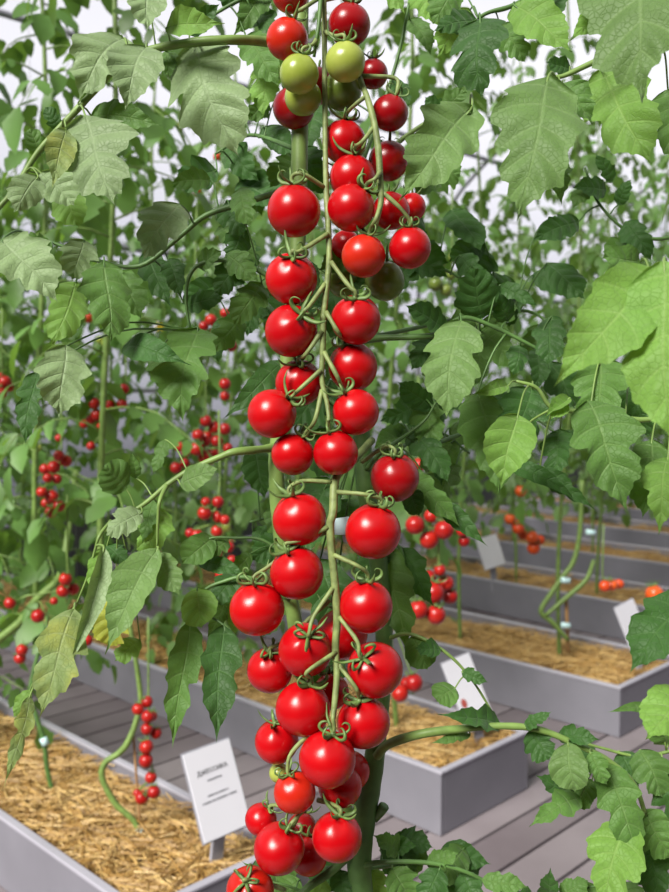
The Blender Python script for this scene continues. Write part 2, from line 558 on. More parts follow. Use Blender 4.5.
add_leaf(hero, 0.86, [(292, 300, .0), (268, 276), (236, 262), (205, 262), (190, 275), (186, 300), (190, 330)], 6, [
    (198, 328, 184, 430, 66, 'mg', dict(dd=.0, lob=.45, bow=.2)),
    (124, 346, 194, 366, 30, 'dg', dict(dd=-.03, lob=.1)),
    (66, 346, 59, 420, 56, 'lg', dict(dd=-.05, lob=.3)),
    (38, 372, 26, 450, 34, 'dg', dict(dd=-.02, lob=.4)),
    (240, 262, 214, 300, 34, 'dg', dict(dd=.01)),
    (284, 362, 220, 422, 28, 'dg', dict(dd=.0, lob=.1)),
    (226, 254, 262, 284, 30, 'mg', dict(dd=.0)),
    (160, 350, 170, 400, 34, 'mg', dict(dd=.05)),
    (200, 268, 224, 250, 22, 'mg'),
], mat='stemd')
add_leaf(hero, 0.82, [(277, 447, .03), (255, 450, .01), (234, 452), (220, 457), (190, 470), (167, 485), (143, 505), (118, 518)], 9, [
    (181, 485, 222, 467, 27, 'lh', dict(dd=-.01, lob=.12)),
    (126, 489, 101, 464, 36, 'mg', dict(dd=0, lob=.15)),
    (142, 512, 104, 538, 32, 'lg', dict(dd=-.01)),
    (159, 508, 147, 566, 40, 'yg', dict(dd=.03)),
    (116, 596, 108, 650, 46, 'yl', dict(dd=.012, k=.1)),
    (140, 640, 114, 662, 26, 'yg', dict(dd=.03)),
    (107, 546, 124, 566, 26, 'dg', dict(dd=.01)),
    (136, 478, 131, 450, 14, 'mg', dict(dd=.01)),
    (154, 500, 142, 545, 22, 'mg', dict(dd=.02)),
    (166, 440, 152, 476, 18, 'mg', dict(dd=.03)),
])
add_leaf(hero, 0.80, [(167, 485, .02), (160, 500), (158, 517), (157, 548)], 5, [
    (158, 549, 104, 658, 44, 'lh', dict(dd=-.01, lob=.22, cup=.3, a=-.3)),
    (159, 553, 181, 598, 32, 'lh', dict(dd=-.0, lob=.25)),
])
add_leaf(hero, 0.80, [(111, 521, .02), (100, 535), (95, 550), (88, 575), (76, 605)], 4, [
    (104, 548, 64, 680, 22, 'lg', dict(dd=-.01, lob=.1, cup=.6, a=.5)),
    (74, 610, 38, 722, 54, 'lm', dict(dd=-.03, lob=.35)),
    (30, 696, 3, 790, 22, 'lm', dict(dd=-.02, lob=.45, a=.4)),
    (30, 690, 12, 720, 16, 'yg', dict(dd=-.0)),
    (104, 548, 92, 600, 20, 'yg', dict(dd=.01)),
])
add_leaf(hero, 0.86, [(292, 560, .0), (262, 540), (235, 538), (212, 538), (200, 546)], 4, [
    (213, 537, 180, 566, 32, 'mg', dict(lob=.15)),
    (198, 560, 248, 577, 20, 'dg', dict(lob=.1)),
    (228, 540, 206, 560, 20, 'mg'),
], mat='stemd')
add_leaf(hero, 0.84, [(290, 600, .01), (250, 578), (222, 582), (203, 592), (192, 612), (188, 625)], 5, [
    (197, 588, 202, 630, 38, 'yg', dict(dd=-.01, lob=.12)),
    (190, 622, 172, 752, 42, 'mg', dict(dd=-.01, lob=.35)),
    (224, 626, 216, 748, 46, 'dg', dict(dd=-.02, lob=.3)),
    (238, 576, 208, 608, 32, 'dg', dict(dd=.01)),
    (226, 600, 206, 640, 22, 'mg', dict(dd=.02)),
    (240, 590, 232, 640, 26, 'yg', dict(dd=.03)),
], mat='stemd')
# right-hand leaves of the same plant
add_leaf(hero, 0.83, [(357, 342, .03), (381, 338, .01), (410, 337), (439, 334), (462, 318), (494, 327), (555, 358)], 8, [
    (461, 322, 446, 423, 70, 'lh', dict(dd=-.05, lob=.28, a=-.1)),
    (482, 318, 470, 262, 48, 'dg', dict(dd=.01)),
    (446, 330, 402, 304, 30, 'dg', dict(dd=.0)),
    (500, 285, 540, 308, 20, 'dg', dict(dd=.0)),
    (552, 316, 548, 370, 38, 'dg', dict(dd=.01)),
    (478, 392, 499, 503, 60, 'mg', dict(dd=-.01, lob=.3)),
    (508, 322, 494, 290, 26, 'dg', dict(dd=.02)),
    (520, 345, 512, 378, 26, 'dg', dict(dd=.02)),
    (434, 340, 410, 372, 30, 'dg', dict(dd=.03)),
    (440, 345, 432, 388, 34, 'mg', dict(dd=.05)),
    (452, 330, 490, 300, 30, 'mg', dict(dd=.04)),
    (480, 330, 520, 372, 40, 'mg', dict(dd=.06)),
], mat='stemd')
add_leaf(hero, 0.86, [(366, 470, .0), (382, 452, -.02), (405, 436), (425, 420), (436, 402)], 5, [
    (420, 400, 436, 458, 40, 'mg', dict(dd=.03)),
    (432, 408, 396, 380, 30, 'dg', dict(dd=.02)),
    (412, 430, 450, 486, 40, 'dg', dict(dd=.02)),
    (432, 470, 414, 440, 26, 'mg', dict(dd=.03)),
    (408, 488, 420, 518, 26, 'dg', dict(dd=-.01, lob=.12)),
    (404, 470, 462, 530, 34, 'mg', dict(dd=.01)),
    (436, 500, 490, 548, 22, 'dg', dict(dd=.01, lob=.2)),
    (428, 400, 466, 400, 34, 'dg', dict(dd=.05)),
], mat='stemd')
add_leaf(hero, 0.885, [(380, 555, .0), (396, 545), (404, 560), (408, 590)], 5, [
    (388, 545, 408, 660, 46, 'mg', dict(dd=.0, lob=.3)),
    (402, 548, 436, 610, 30, 'dg', dict(dd=.01)),
    (386, 535, 358, 590, 40, 'dg', dict(dd=.02)),
], mat='stemd')
add_leaf(hero, 0.82, [(377, 756, .035), (389, 744, .02), (421, 734), (460, 729), (498, 726), (537, 729), (573, 743), (609, 761), (634, 784), (645, 813)], 10, [
    (568, 743, 575, 794, 42, 'lh', dict(dd=-.02, lob=.1)),
    (590, 752, 608, 786, 26, 'mg', dict(dd=-.02)),
    (604, 764, 642, 866, 52, 'mg', dict(dd=-.01, lob=.3)),
    (630, 822, 602, 908, 62, 'yg', dict(dd=-.02, lob=.3)),
    (530, 730, 550, 762, 36, 'dg', dict(dd=.01)),
    (525, 728, 553, 711, 17, 'dg'),
    (558, 735, 602, 740, 24, 'dg', dict(dd=.01)),
    (575, 796, 534, 774, 28, 'dg', dict(dd=.02)),
    (580, 798, 527, 828, 32, 'mg', dict(dd=.0, lob=.35)),
    (592, 780, 578, 812, 28, 'mg', dict(dd=.02)),
    (500, 725, 433, 714, 26, 'dg', dict(dd=.01)),
    (470, 735, 428, 744, 14, 'mg', dict(dd=.01)),
    (644, 810, 673, 862, 46, 'mg', dict(dd=.01)),
    (600, 770, 628, 800, 30, 'dg', dict(dd=.03)),
    (648, 838, 660, 905, 40, 'dg', dict(dd=.03)),
])
add_leaf(hero, 0.84, [(384, 640, .03), (410, 634, .01), (445, 652), (472, 680), (498, 722)], 4.5, [
    (455, 688, 436, 703, 28, 'mg', dict(lob=.15)),
    (462, 672, 489, 683, 17, 'dg'),
    (412, 636, 428, 672, 32, 'mg', dict(lob=.15)),
    (440, 650, 414, 648, 22, 'dg'),
])
add_leaf(hero, 0.84, [(359, 866, .01), (385, 862), (430, 863), (466, 872), (500, 890), (520, 905)], 6, [
    (428, 866, 460, 852, 24, 'mg'),
    (392, 868, 412, 905, 38, 'mg'),
    (440, 868, 424, 905, 36, 'dg'),
    (462, 872, 480, 912, 36, 'dg', dict(dd=.01)),
    (398, 852, 372, 834, 26, 'mg', dict(dd=.02)),
    (372, 870, 384, 905, 30, 'yg', dict(dd=.03)),
    (482, 880, 530, 888, 24, 'mg', dict(dd=-.01)),
    (380, 850, 420, 846, 24, 'dg', dict(dd=.03)),
], mat='stemd')
add_leaf(hero, 0.84, [(303, 892, .0), (285, 885), (262, 880)], 3.5, [
    (300, 880, 272, 905, 34, 'mg', dict(dd=.02)),
    (268, 884, 240, 860, 14, 'mg', dict(dd=.02)),
    (322, 878, 312, 915, 34, 'yg', dict(dd=.02)),
    (340, 870, 348, 910, 30, 'dg', dict(dd=.02)),
], mat='stemd')
# leaves behind the top of the trusses
add_leaf(hero, 0.90, [(352, 200, -.02), (390, 150), (430, 120), (446, 112), (470, 108)], 6, [
    (472, 107, 396, 204, 74, 'lh', dict(dd=-.10, lob=.38, a=.1, rip=.1)),
    (446, 110, 466, 88, 26, 'mg', dict(dd=-.03)),
    (446, 116, 424, 96, 22, 'dg', dict(dd=-.02)),
    (440, 182, 412, 196, 24, 'mg', dict(dd=-.03)),
    (430, 170, 462, 178, 40, 'mg', dict(dd=.02)),
])
add_leaf(hero, 0.93, [(302, -30, -.05), (270, -10), (240, 0), (215, 14), (200, 25)], 6, [
    (268, -10, 230, 40, 34, 'mg', dict(dd=.02)),
    (246, 36, 282, 90, 44, 'mg', dict(dd=.0)),
    (268, 60, 262, 122, 36, 'yg', dict(dd=.02)),
    (236, 4, 212, -12, 22, 'dg'),
    (256, 10, 290, 60, 34, 'dg', dict(dd=.03)),
], mat='stemd')
add_leaf(hero, 0.92, [(352, 190, -.03), (385, 100), (402, 40), (412, -15)], 5, [
    (380, -18, 406, 16, 30, 'yg', dict(dd=-.02)),
    (418, -10, 440, 28, 40, 'yg', dict(dd=.0)),
    (410, 20, 432, 60, 26, 'mg', dict(dd=.05)),
    (300, 150, 330, 200, 44, 'dg', dict(dd=.01)),
    (392, 80, 410, 110, 24, 'dg', dict(dd=.03)),
    (300, 160, 268, 190, 36, 'mg', dict(dd=.01)),
    (320, 100, 305, 160, 36, 'dg', dict(dd=.02)),
], mat='stemd')
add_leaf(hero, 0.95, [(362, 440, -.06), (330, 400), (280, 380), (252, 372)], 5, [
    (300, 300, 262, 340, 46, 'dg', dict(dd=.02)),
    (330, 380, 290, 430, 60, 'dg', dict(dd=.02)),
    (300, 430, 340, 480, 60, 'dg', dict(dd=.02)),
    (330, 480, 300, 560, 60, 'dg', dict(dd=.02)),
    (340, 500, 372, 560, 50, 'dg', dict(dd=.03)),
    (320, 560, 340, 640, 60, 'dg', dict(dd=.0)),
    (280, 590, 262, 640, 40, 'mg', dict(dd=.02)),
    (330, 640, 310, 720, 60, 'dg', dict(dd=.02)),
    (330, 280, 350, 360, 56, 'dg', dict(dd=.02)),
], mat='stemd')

# inner leaves around and behind the trusses, mostly deep green that paints in the plant's own shade
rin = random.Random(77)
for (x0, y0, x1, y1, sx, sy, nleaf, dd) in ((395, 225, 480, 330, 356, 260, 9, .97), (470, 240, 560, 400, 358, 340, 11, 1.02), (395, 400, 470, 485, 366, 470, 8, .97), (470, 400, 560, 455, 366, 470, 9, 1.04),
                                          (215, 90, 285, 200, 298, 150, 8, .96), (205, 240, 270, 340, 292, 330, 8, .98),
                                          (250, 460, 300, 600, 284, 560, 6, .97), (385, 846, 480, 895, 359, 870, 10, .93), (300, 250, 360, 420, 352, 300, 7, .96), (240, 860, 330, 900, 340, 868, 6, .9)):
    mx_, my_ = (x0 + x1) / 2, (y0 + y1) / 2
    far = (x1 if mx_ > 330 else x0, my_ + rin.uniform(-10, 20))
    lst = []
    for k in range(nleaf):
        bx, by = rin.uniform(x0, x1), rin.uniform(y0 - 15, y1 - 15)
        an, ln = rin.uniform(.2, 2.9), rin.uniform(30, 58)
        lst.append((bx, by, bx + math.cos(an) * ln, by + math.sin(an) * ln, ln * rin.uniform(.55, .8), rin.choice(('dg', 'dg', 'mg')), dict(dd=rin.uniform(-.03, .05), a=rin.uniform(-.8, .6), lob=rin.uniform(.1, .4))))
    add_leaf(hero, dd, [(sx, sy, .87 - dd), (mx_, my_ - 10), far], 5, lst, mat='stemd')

# ================================================================== neighbour plant, right-hand side
NB = Vector((0.60, 0.80, 0.0))
nbr = empty('tomato_plant', NB)
tag(nbr, 'neighbouring tomato plant reaching in from the right side with big drooping leaves', 'tomato plant')
add_tube_part(nbr, 'main_stem', [(Vector((0.60, 0.80, 0.12)), 0.012), (Vector((0.61, 0.82, 0.8)), 0.012), (Vector((0.60, 0.80, 1.4)), 0.011), (Vector((0.59, 0.82, 2.0)), 0.009)], 'stemd', 12)
DN = 0.78


def nstart(z, d):
    p = Vector((0.60, 0.81, z)) - CAM
    dd = p.dot(FW)
    return (CX + FPX * p.dot(RT) / dd, CY - FPX * p.dot(UP) / dd, dd - d)


add_leaf(nbr, DN, [nstart(1.62, DN), (800, 10, .0), (700, 38), (669, 46), (640, 50), (602, 59), (566, 75), (555, 77)], 10, [
    (548, 78, 516, 228, 108, 'lh', dict(dd=-.03, lob=.45, a=-.05, cup=-.05)),
    (640, -55, 644, 113, 128, 'lh', dict(dd=-.12, lob=.4)),
    (612, 2, 566, 44, 38, 'yg', dict(dd=-.10, lob=.15)),
    (602, 72, 654, 168, 78, 'yg', dict(dd=.04, lob=.3)),
    (560, 84, 594, 126, 34, 'mg', dict(dd=-.01, rip=.12)),
    (560, 160, 562, 208, 24, 'mg', dict(dd=.04)),
    (570, 70, 545, 62, 22, 'dg', dict(dd=.03)),
    (540, 100, 490, 120, 40, 'lh', dict(dd=.0)),
    (668, 90, 690, 170, 60, 'mg', dict(dd=.05)),
])
add_leaf(nbr, 0.86, [nstart(1.70, .86), (760, -90, .0), (640, -60), (560, -20), (514, 5), (490, 12), (478, 18)], 8, [
    (480, 18, 483, 102, 70, 'dg', dict(dd=-.03, lob=.42)),
    (476, 20, 430, 34, 32, 'dg', dict(dd=.0)),
    (500, 26, 526, 64, 42, 'mg', dict(dd=.01)),
    (514, 5, 574, 54, 48, 'yg', dict(dd=-.02, lob=.2)),
    (470, 10, 436, 60, 40, 'yg', dict(dd=.05)),
    (540, -10, 560, 30, 40, 'dg', dict(dd=.03)),
    (456, -10, 432, 24, 40, 'mg', dict(dd=.03)),
    (620, -50, 590, 0, 44, 'mg', dict(dd=.03)),
], mat='stemd')
add_leaf(nbr, 0.95, [nstart(1.50, .95), (740, 200, .0), (680, 235), (635, 235), (600, 205), (585, 168)], 5, [
    (612, 182, 594, 152, 18, 'dg'),
    (606, 190, 570, 188, 24, 'dg'),
    (618, 205, 632, 178, 18, 'dg'),
    (590, 180, 572, 212, 22, 'mg'),
    (626, 222, 652, 264, 32, 'dg'),
    (578, 222, 530, 242, 32, 'dg'),
    (640, 235, 600, 262, 30, 'mg'),
    (640, 240, 610, 285, 34, 'mg'),
], mat='stemd')
add_leaf(nbr, 0.60, [nstart(1.40, .60), (900, 240, .1), (760, 262, .02), (700, 262), (668, 266), (650, 272)], 7, [
    (656, 270, 550, 392, 82, 'yg', dict(dd=-.01, lob=.2, k=.2)),
    (664, 262, 676, 455, 112, 'yg', dict(dd=-.03, lob=.3, k=.2)),
    (640, 262, 600, 258, 34, 'mg', dict(dd=.04)),
    (700, 262, 730, 400, 90, 'yg', dict(dd=.0)),
])
add_leaf(nbr, 0.78, [nstart(1.25, .78), (720, 420, .0), (640, 420), (590, 412), (553, 408), (537, 388), (516, 381)], 7, [
    (518, 415, 500, 492, 49, 'yg', dict(dd=-.03, lob=.12, cup=.4)),
    (508, 386, 470, 395, 17, 'yg', dict(dd=-.01, lob=.1, cup=.6)),
    (532, 388, 508, 452, 56, 'dg', dict(dd=.04)),
    (570, 398, 544, 419, 14, 'yg', dict(dd=-.02, lob=.05, cup=.8)),
    (566, 404, 550, 420, 18, 'yg', dict(dd=-.02, lob=.1)),
    (600, 358, 600, 426, 64, 'mg', dict(dd=.02, lob=.3)),
    (588, 402, 628, 516, 74, 'mg', dict(dd=-.01, lob=.35)),
    (652, 440, 642, 522, 52, 'mg', dict(dd=.0, lob=.25)),
    (668, 458, 658, 538, 44, 'yg', dict(dd=-.02, lob=.3)),
    (560, 430, 556, 480, 40, 'dg', dict(dd=.05)),
    (540, 470, 598, 512, 22, 'dg', dict(dd=.03)),
    (500, 460, 580, 505, 22, 'dg', dict(dd=.03, lob=.15)),
    (630, 380, 650, 440, 50, 'dg', dict(dd=.05)),
], mat='stem')
add_leaf(nbr, 0.66, [nstart(1.08, .66), (800, 600, .0), (720, 600), (690, 600)], 6, [
    (694, 596, 626, 679, 62, 'dg', dict(dd=-.0, lob=.25)),
    (690, 690, 644, 742, 54, 'yg', dict(dd=-.02, lob=.2)),
])
add_leaf(nbr, 0.95, [nstart(0.98, .95), (760, 720, .0), (700, 742), (644, 756), (602, 748), (560, 735)], 5, [
    (656, 708, 604, 713, 12, 'mg', dict(lob=.1)),
    (640, 750, 664, 800, 44, 'mg'),
    (620, 752, 640, 788, 32, 'dg'),
    (668, 745, 650, 700, 36, 'mg'),
    (590, 742, 576, 770, 26, 'dg', dict(dd=.03)),
    (664, 770, 690, 830, 50, 'dg'),
])
add_leaf(nbr, 0.9, [nstart(0.85, .9), (740, 850, .0), (660, 880), (600, 885), (548, 900)], 5, [
    (548, 902, 551, 864, 26, 'dg'),
    (560, 895, 590, 880, 26, 'mg'),
    (600, 888, 580, 915, 40, 'mg'),
    (534, 905, 500, 892, 26, 'dg'),
    (640, 880, 660, 840, 36, 'dg'),
    (620, 885, 640, 915, 40, 'mg'),
    (575, 900, 560, 930, 40, 'dg'),
], mat='stemd')
# ================================================================== tomatoes
def tomato_mesh(seed, segs=36, rings=22):
    r = random.Random(seed)
    v, f = [], []
    ph = r.uniform(0, 6.28)
    for i in range(rings + 1):
        a = math.pi * i / rings
        for k in range(segs):
            b = 2 * math.pi * k / segs
            R = 1.0 - 0.07 * math.exp(-(a / 0.22) ** 2) - 0.015 * math.exp(-((math.pi - a) / 0.2) ** 2)
            R *= 1 + 0.012 * math.cos(3 * b + ph) * math.sin(a) + 0.02 * math.exp(-((a - .5) / .35) ** 2) * math.cos(5 * b + ph)
            v.append((R * math.sin(a) * math.cos(b), R * math.sin(a) * math.sin(b), R * math.cos(a) * 0.985))
            if i < rings:
                k2 = (k + 1) % segs
                f.append((i * segs + k, (i + 1) * segs + k, (i + 1) * segs + k2, i * segs + k2))
    return v, f


def calyx_mesh(seed, sides=5, n=5):
    """green star with curled points, in units of the fruit's radius, z outwards"""
    r = random.Random(seed)
    mb = MB()
    for k in range(n):
        a = 2 * math.pi * k / n + r.uniform(-.25, .25)
        u = Vector((math.cos(a), math.sin(a), 0))
        w = Vector((-u.y, u.x, 0)) * r.uniform(-.25, .25)
        ln = r.uniform(.95, 1.4)
        style = r.random()
        z = Vector((0, 0, 1))
        if style < .65:      # curls back up in a hook
            P = [(0, .0, .97), (.16, .2, .99), (.34, .6, 1.03), (.46, 1, 1.16), (.42, 1, 1.32), (.28, 1, 1.38), (.2, 1, 1.3)]
        else:                # stands off, gently bent
            P = [(0, .0, .97), (.16, .2, 1.0), (.36, .6, 1.08), (.54, 1, 1.2), (.66, 1, 1.36), (.74, 1, 1.52)]
        m = len(P)
        path = []
        for i, (q, s, zz) in enumerate(P):
            rad = (.07, .10, .095, .075, .055, .035, .012)[i] if i < m - 1 else .012
            path.append((u * (q * ln) + w * s * q + z * (.95 + (zz - .95) * (.7 + .4 * ln)), rad))
        mb.tube(smooth_path(path, 3), sides, flat=.55)
    mb.tube([(Vector((0, 0, .9)), .11), (Vector((0, 0, 1.02)), .12), (Vector((0, 0, 1.1)), .07)], 7)
    return mb


TM = [tomato_mesh(i) for i in range(3)]
BM_ = [tomato_mesh(i, 18, 11) for i in range(2)]
CAL = []
for i in range(8):
    c = calyx_mesh(i)
    CAL.append((c.v, c.f))
_cache = {}


def cached(key, geo, mat):
    if key not in _cache:
        me = bpy.data.meshes.new(key[0])
        me.from_pydata([tuple(v) for v in geo[0]], [], geo[1])
        me.polygons.foreach_set('use_smooth', [True] * len(me.polygons))
        me.materials.append(mat)
        me.update()
        _cache[key] = me
    return _cache[key]


placed = []          # (centre, radius)


def settle(x, y, r, d0, step=0.001, lim=0.25, squeeze=0.985):
    d = d0
    while d < d0 + lim:
        c, R = px(x, y, d), r * d / FPX
        if all((c - q).length > (R + s) * squeeze for q, s in placed):
            break
        d += step
    placed.append((c, R))
    return c, R, d


def basis(n, spin):
    z = n.normalized()
    x = z.orthogonal().normalized()
    y = z.cross(x)
    m = Matrix(((x.x, y.x, z.x), (x.y, y.y, z.y), (x.z, y.z, z.z)))
    return m @ Matrix.Rotation(spin, 3, 'Z')


def make_tomato(x, y, r, d0, mat, cal, joint, label, idx):
    c, R, d = settle(x, y, r, d0)
    if cal:
        u, v = (cal[0] - x) / r, -(cal[1] - y) / r
        q = math.hypot(u, v)
        if q > .97:
            u, v = u / q * .97, v / q * .97
        w = math.sqrt(max(0.0, 1 - u * u - v * v))
        n = RT * u + UP * v - FW * w
    else:
        n = UP * .9 + FW * .4 + RT * rnd.uniform(-.3, .3)
    me = cached(('tomato', mat, idx % 3), TM[idx % 3], M[mat])
    o = put('tomato', me)
    Mx = Matrix.Translation(c) @ basis(n, rnd.uniform(0, 6.28)).to_4x4() @ Matrix.Scale(R, 4)
    o.matrix_basis = Mx
    tag(o, label, 'tomato', 'tomatoes on the front trusses')
    put('calyx', cached(('calyx', idx % 8), CAL[idx % 8], M['calyx']), None, o)
    n.normalize()
    base = c + n * R * .97
    if joint:
        mb = MB()
        tgt = [px(jx, jy, jd) for jx, jy, jd in joint]
        rr = 1.9 * .78 / FPX
        path = [(base - n * R * .1, rr * .95), (base + n * R * .28, rr)] + [(p, rr * (1.1 if i < len(tgt) - 1 else 1.35)) for i, p in enumerate(tgt)]
        if len(tgt) == 1:
            mid = (base + n * R * .28).lerp(tgt[0], .5) + UP * .003
            path.insert(2, (mid, rr * 1.25))
        mb.tube(smooth_path(path, 5), 7, bump=.2)
        p = mb.build('pedicel', M['truss'], o)
        p.matrix_parent_inverse = Mx.inverted()
    return o


DF, DM, DB_, DBB = 0.785, 0.803, 0.832, 0.855
J = 0.776
T = [
 # truss at the bottom (front first)
 (299.6, 519, 27, DF, 'red', (290, 491), [(303, 481, .783), (331, 482, .785)], 'big red tomato on the left just below the thick node of the lower truss'),
 (373, 531.5, 28, DF, 'red', (379, 505), [(362, 494, .77), (337, 492, .782)], 'big red tomato beside the pale blue clip, right of the lower truss stalk'),
 (297, 573, 27, DF, 'red', (288, 549), [(300, 540, .772), (328, 527, J)], 'red tomato left of the lower truss stalk, level with the pale blue clip bottom'),
 (257, 608.6, 27.5, DF, 'red', (255, 581), [(268, 567, .785), (292, 548, .785), (330, 530, .782)], 'big red tomato standing out furthest left on the lower truss'),
 (365.6, 606, 27.5, DF, 'red', (367, 579), [(358, 566, .77), (334, 555, J)], 'big red tomato right of the stalk, second below the blue clip'),
 (375, 669.6, 28, DF, 'red', (362, 654), [(357, 641, .765), (339, 617, J)], 'big red tomato at the right edge of the lower truss, third below the blue clip'),
 (305, 650, 27, DF, 'red', (309, 632), [(314, 616, .768), (333, 588, J)], 'red tomato left of the lower stalk with its calyx facing the camera'),
 (303, 708.7, 27.5, DF - .012, 'red', (310, 682), [(307, 672, .76), (336, 652, J)], 'big red tomato with bright highlight in the left middle of the lowest cluster'),
 (327.6, 759, 28.5, DF - .018, 'red', (333, 732), [(333, 719, .757), (334, 708, .762)], 'big red tomato hanging straight at the tip of the lower truss stalk'),
 (363.5, 722, 26.5, DF, 'red', (359, 698), [(356, 688, .768), (338, 664, J)], 'red tomato right of the stalk tip, against the green stem'),
 (270, 670, 23, DM + .004, 'red', (271, 650), [(285, 640, .80), (330, 600, .80)], 'red tomato tucked left below the furthest left big one'),
 (342, 634, 26, DB_, 'red', None, None, 'red tomato half hidden behind the middle of the lower truss stalk'),
 (331, 692, 18, DB_, 'red', None, None, 'mostly hidden red tomato between stalk and the tip of the truss'),
 (294.6, 792, 21, DF - .005, 'ora', (288, 768), [(292, 752, .775), (318, 726, .785)], 'small orange-red tomato with spiky upright calyx below the stalk tip'),
 (276.5, 741.7, 22, DM, 'red', (275.5, 721), None, 'red tomato half hidden at the left of the lowest cluster beside the highlighted one'),
 (279, 773, 10, DM + .01, 'grn', None, None, 'tiny green tomato peeking out left of the lowest cluster'),
 (340, 786, 22, DM + .005, 'red', None, None, 'red tomato partly hidden under the one at the truss tip'),
 (350, 771, 20, DB_, 'red', None, None, 'dark red tomato behind the truss tip, touching the green stem'),
 (337, 836.7, 25, DF, 'red', (340, 812), [(332, 804, .79), (318, 800, .80)], 'round red tomato low on the right, just left of the thick green stem'),
 (279, 848.6, 25.5, DF, 'red', (290, 824), [(302, 812, .785), (310, 806, .80)], 'big red tomato at the lower left of the lowest cluster'),
 (261, 819.5, 16, DM, 'red', (270, 806), [(282, 806, .80), (304, 806, .805)], 'small red tomato at the left beside the white name card'),
 (308, 856.5, 19, DB_, 'red', None, None, 'red tomato in the gap between the two lowest big ones'),
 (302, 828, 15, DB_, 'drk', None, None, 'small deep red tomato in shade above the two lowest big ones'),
 (250, 891, 24, DF, 'ora', (247, 874), [(262, 882, .785), (285, 890, .80)], 'orange-red tomato cut by the bottom edge above the straw'),
 # middle truss
 (294, 211, 26.8, DF, 'red', (293, 184), [(303, 174, .775), (325, 188, .79)], 'big red tomato alone on the left in front of the pale stem'),
 (291.5, 279, 26, DF, 'red', (293, 260), [(300, 251, .768), (328, 234, .78)], 'red tomato at the upper left of the middle truss with open calyx'),
 (291, 331, 26.5, DF, 'red', (303, 317), [(310, 305, .768), (325, 284, .778)], 'red tomato second on the left of the middle truss with tangled calyx'),
 (356, 320, 25, DF, 'red', (355, 300), [(349, 286, .77), (331, 262, .778)], 'red tomato uppermost at the right of the middle truss'),
 (353, 367, 24.8, DF + .002, 'red', (345, 345), [(338, 332, .77), (326, 312, .776)], 'red tomato second down at the right of the middle truss'),
 (299, 383, 23.5, DM + .004, 'red', (299, 365), [(306, 354, .775), (322, 331, .776)], 'red tomato third down at the left of the middle truss, behind the stalk'),
 (272, 414, 24.6, DF, 'red', (292, 397), [(301, 388, .772), (321, 370, .776)], 'red tomato standing out furthest left on the middle truss'),
 (355.6, 412, 23.5, DF, 'red', (343, 390), [(337, 376, .77), (324, 352, .776)], 'red tomato third down at the right of the middle truss'),
 (336, 453, 22.6, DF - .004, 'red', (329, 431), [(329, 420, .768)], 'red tomato hanging at the very tip of the middle truss'),
 (292.5, 454, 21.5, DF + .004, 'red', (305, 434), [(315, 420, .772), (322, 390, .778)], 'red tomato on the left just above the lower truss node'),
 (395, 477.7, 24.6, DM, 'drk', (394, 455), [(384, 447, .80), (362, 462, .82)], 'deep red tomato alone on the right, under a dark curved calyx'),
 # upper right truss
 (344, 142, 22, DM, 'red', (347, 116), [(356, 104, .785), (366, 96, .785)], 'red tomato under the green pair with a claw-like calyx'),
 (352.7, 178, 23.3, DF + .004, 'red', (354.5, 152), [(362, 142, .772), (373, 128, .778)], 'red tomato second below the green pair, half covered by the next'),
 (351, 208, 23.8, DF - .008, 'red', (367, 186), [(375, 179, .765), (380, 172, .772)], 'round red tomato in front at the middle of the upper right truss'),
 (363.5, 256, 22, DF - .006, 'ora', (370, 229), [(376, 219, .765), (380, 206, .77)], 'orange-red tomato lowest in front on the upper right truss'),
 (410, 248, 21.2, DF, 'red', (409, 222), [(400, 208, .775), (382, 192, .774)], 'red tomato lowest at the right of the upper right truss'),
 (391, 211, 19, DM + .004, 'red', None, None, 'red tomato behind the curled sepals right of the upper stalk'),
 (412, 207, 14, DB_, 'red', None, None, 'small red tomato furthest right behind the upper right truss'),
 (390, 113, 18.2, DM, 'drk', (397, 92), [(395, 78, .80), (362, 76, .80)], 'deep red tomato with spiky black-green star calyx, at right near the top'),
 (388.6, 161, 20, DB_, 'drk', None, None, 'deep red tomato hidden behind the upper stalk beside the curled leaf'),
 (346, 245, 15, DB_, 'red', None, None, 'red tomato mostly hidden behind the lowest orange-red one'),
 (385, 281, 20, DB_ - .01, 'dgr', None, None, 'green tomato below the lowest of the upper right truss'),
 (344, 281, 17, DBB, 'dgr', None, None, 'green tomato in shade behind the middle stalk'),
 # top cluster
 (299, 74, 19.6, DF, 'grn', (303, 53), [(312, 45, .785), (316, 40, .79)], 'pale green tomato, left one of the unripe pair near the top'),
 (345.5, 62, 20, DF, 'grn', (344, 38), [(335, 36, .787), (325, 32, .797)], 'pale yellow-green tomato, right one of the unripe pair near the top'),
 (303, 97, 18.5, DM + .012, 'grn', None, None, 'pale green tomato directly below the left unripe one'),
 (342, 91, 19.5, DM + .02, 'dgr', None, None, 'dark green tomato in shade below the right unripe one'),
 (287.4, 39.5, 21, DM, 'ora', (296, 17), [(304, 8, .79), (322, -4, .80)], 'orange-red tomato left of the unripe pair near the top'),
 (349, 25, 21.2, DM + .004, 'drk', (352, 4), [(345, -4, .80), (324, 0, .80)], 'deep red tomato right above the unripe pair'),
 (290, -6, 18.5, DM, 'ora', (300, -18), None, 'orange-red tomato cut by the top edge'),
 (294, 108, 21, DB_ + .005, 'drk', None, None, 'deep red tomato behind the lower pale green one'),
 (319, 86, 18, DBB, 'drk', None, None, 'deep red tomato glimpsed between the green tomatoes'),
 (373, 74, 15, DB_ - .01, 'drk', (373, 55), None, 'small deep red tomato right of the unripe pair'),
]
for i, (x, y, r, d, mk, cal, joint, lab) in enumerate(sorted(T, key=lambda q: q[3])):
    make_tomato(x, y, r, d, mk, cal, joint, lab, i)

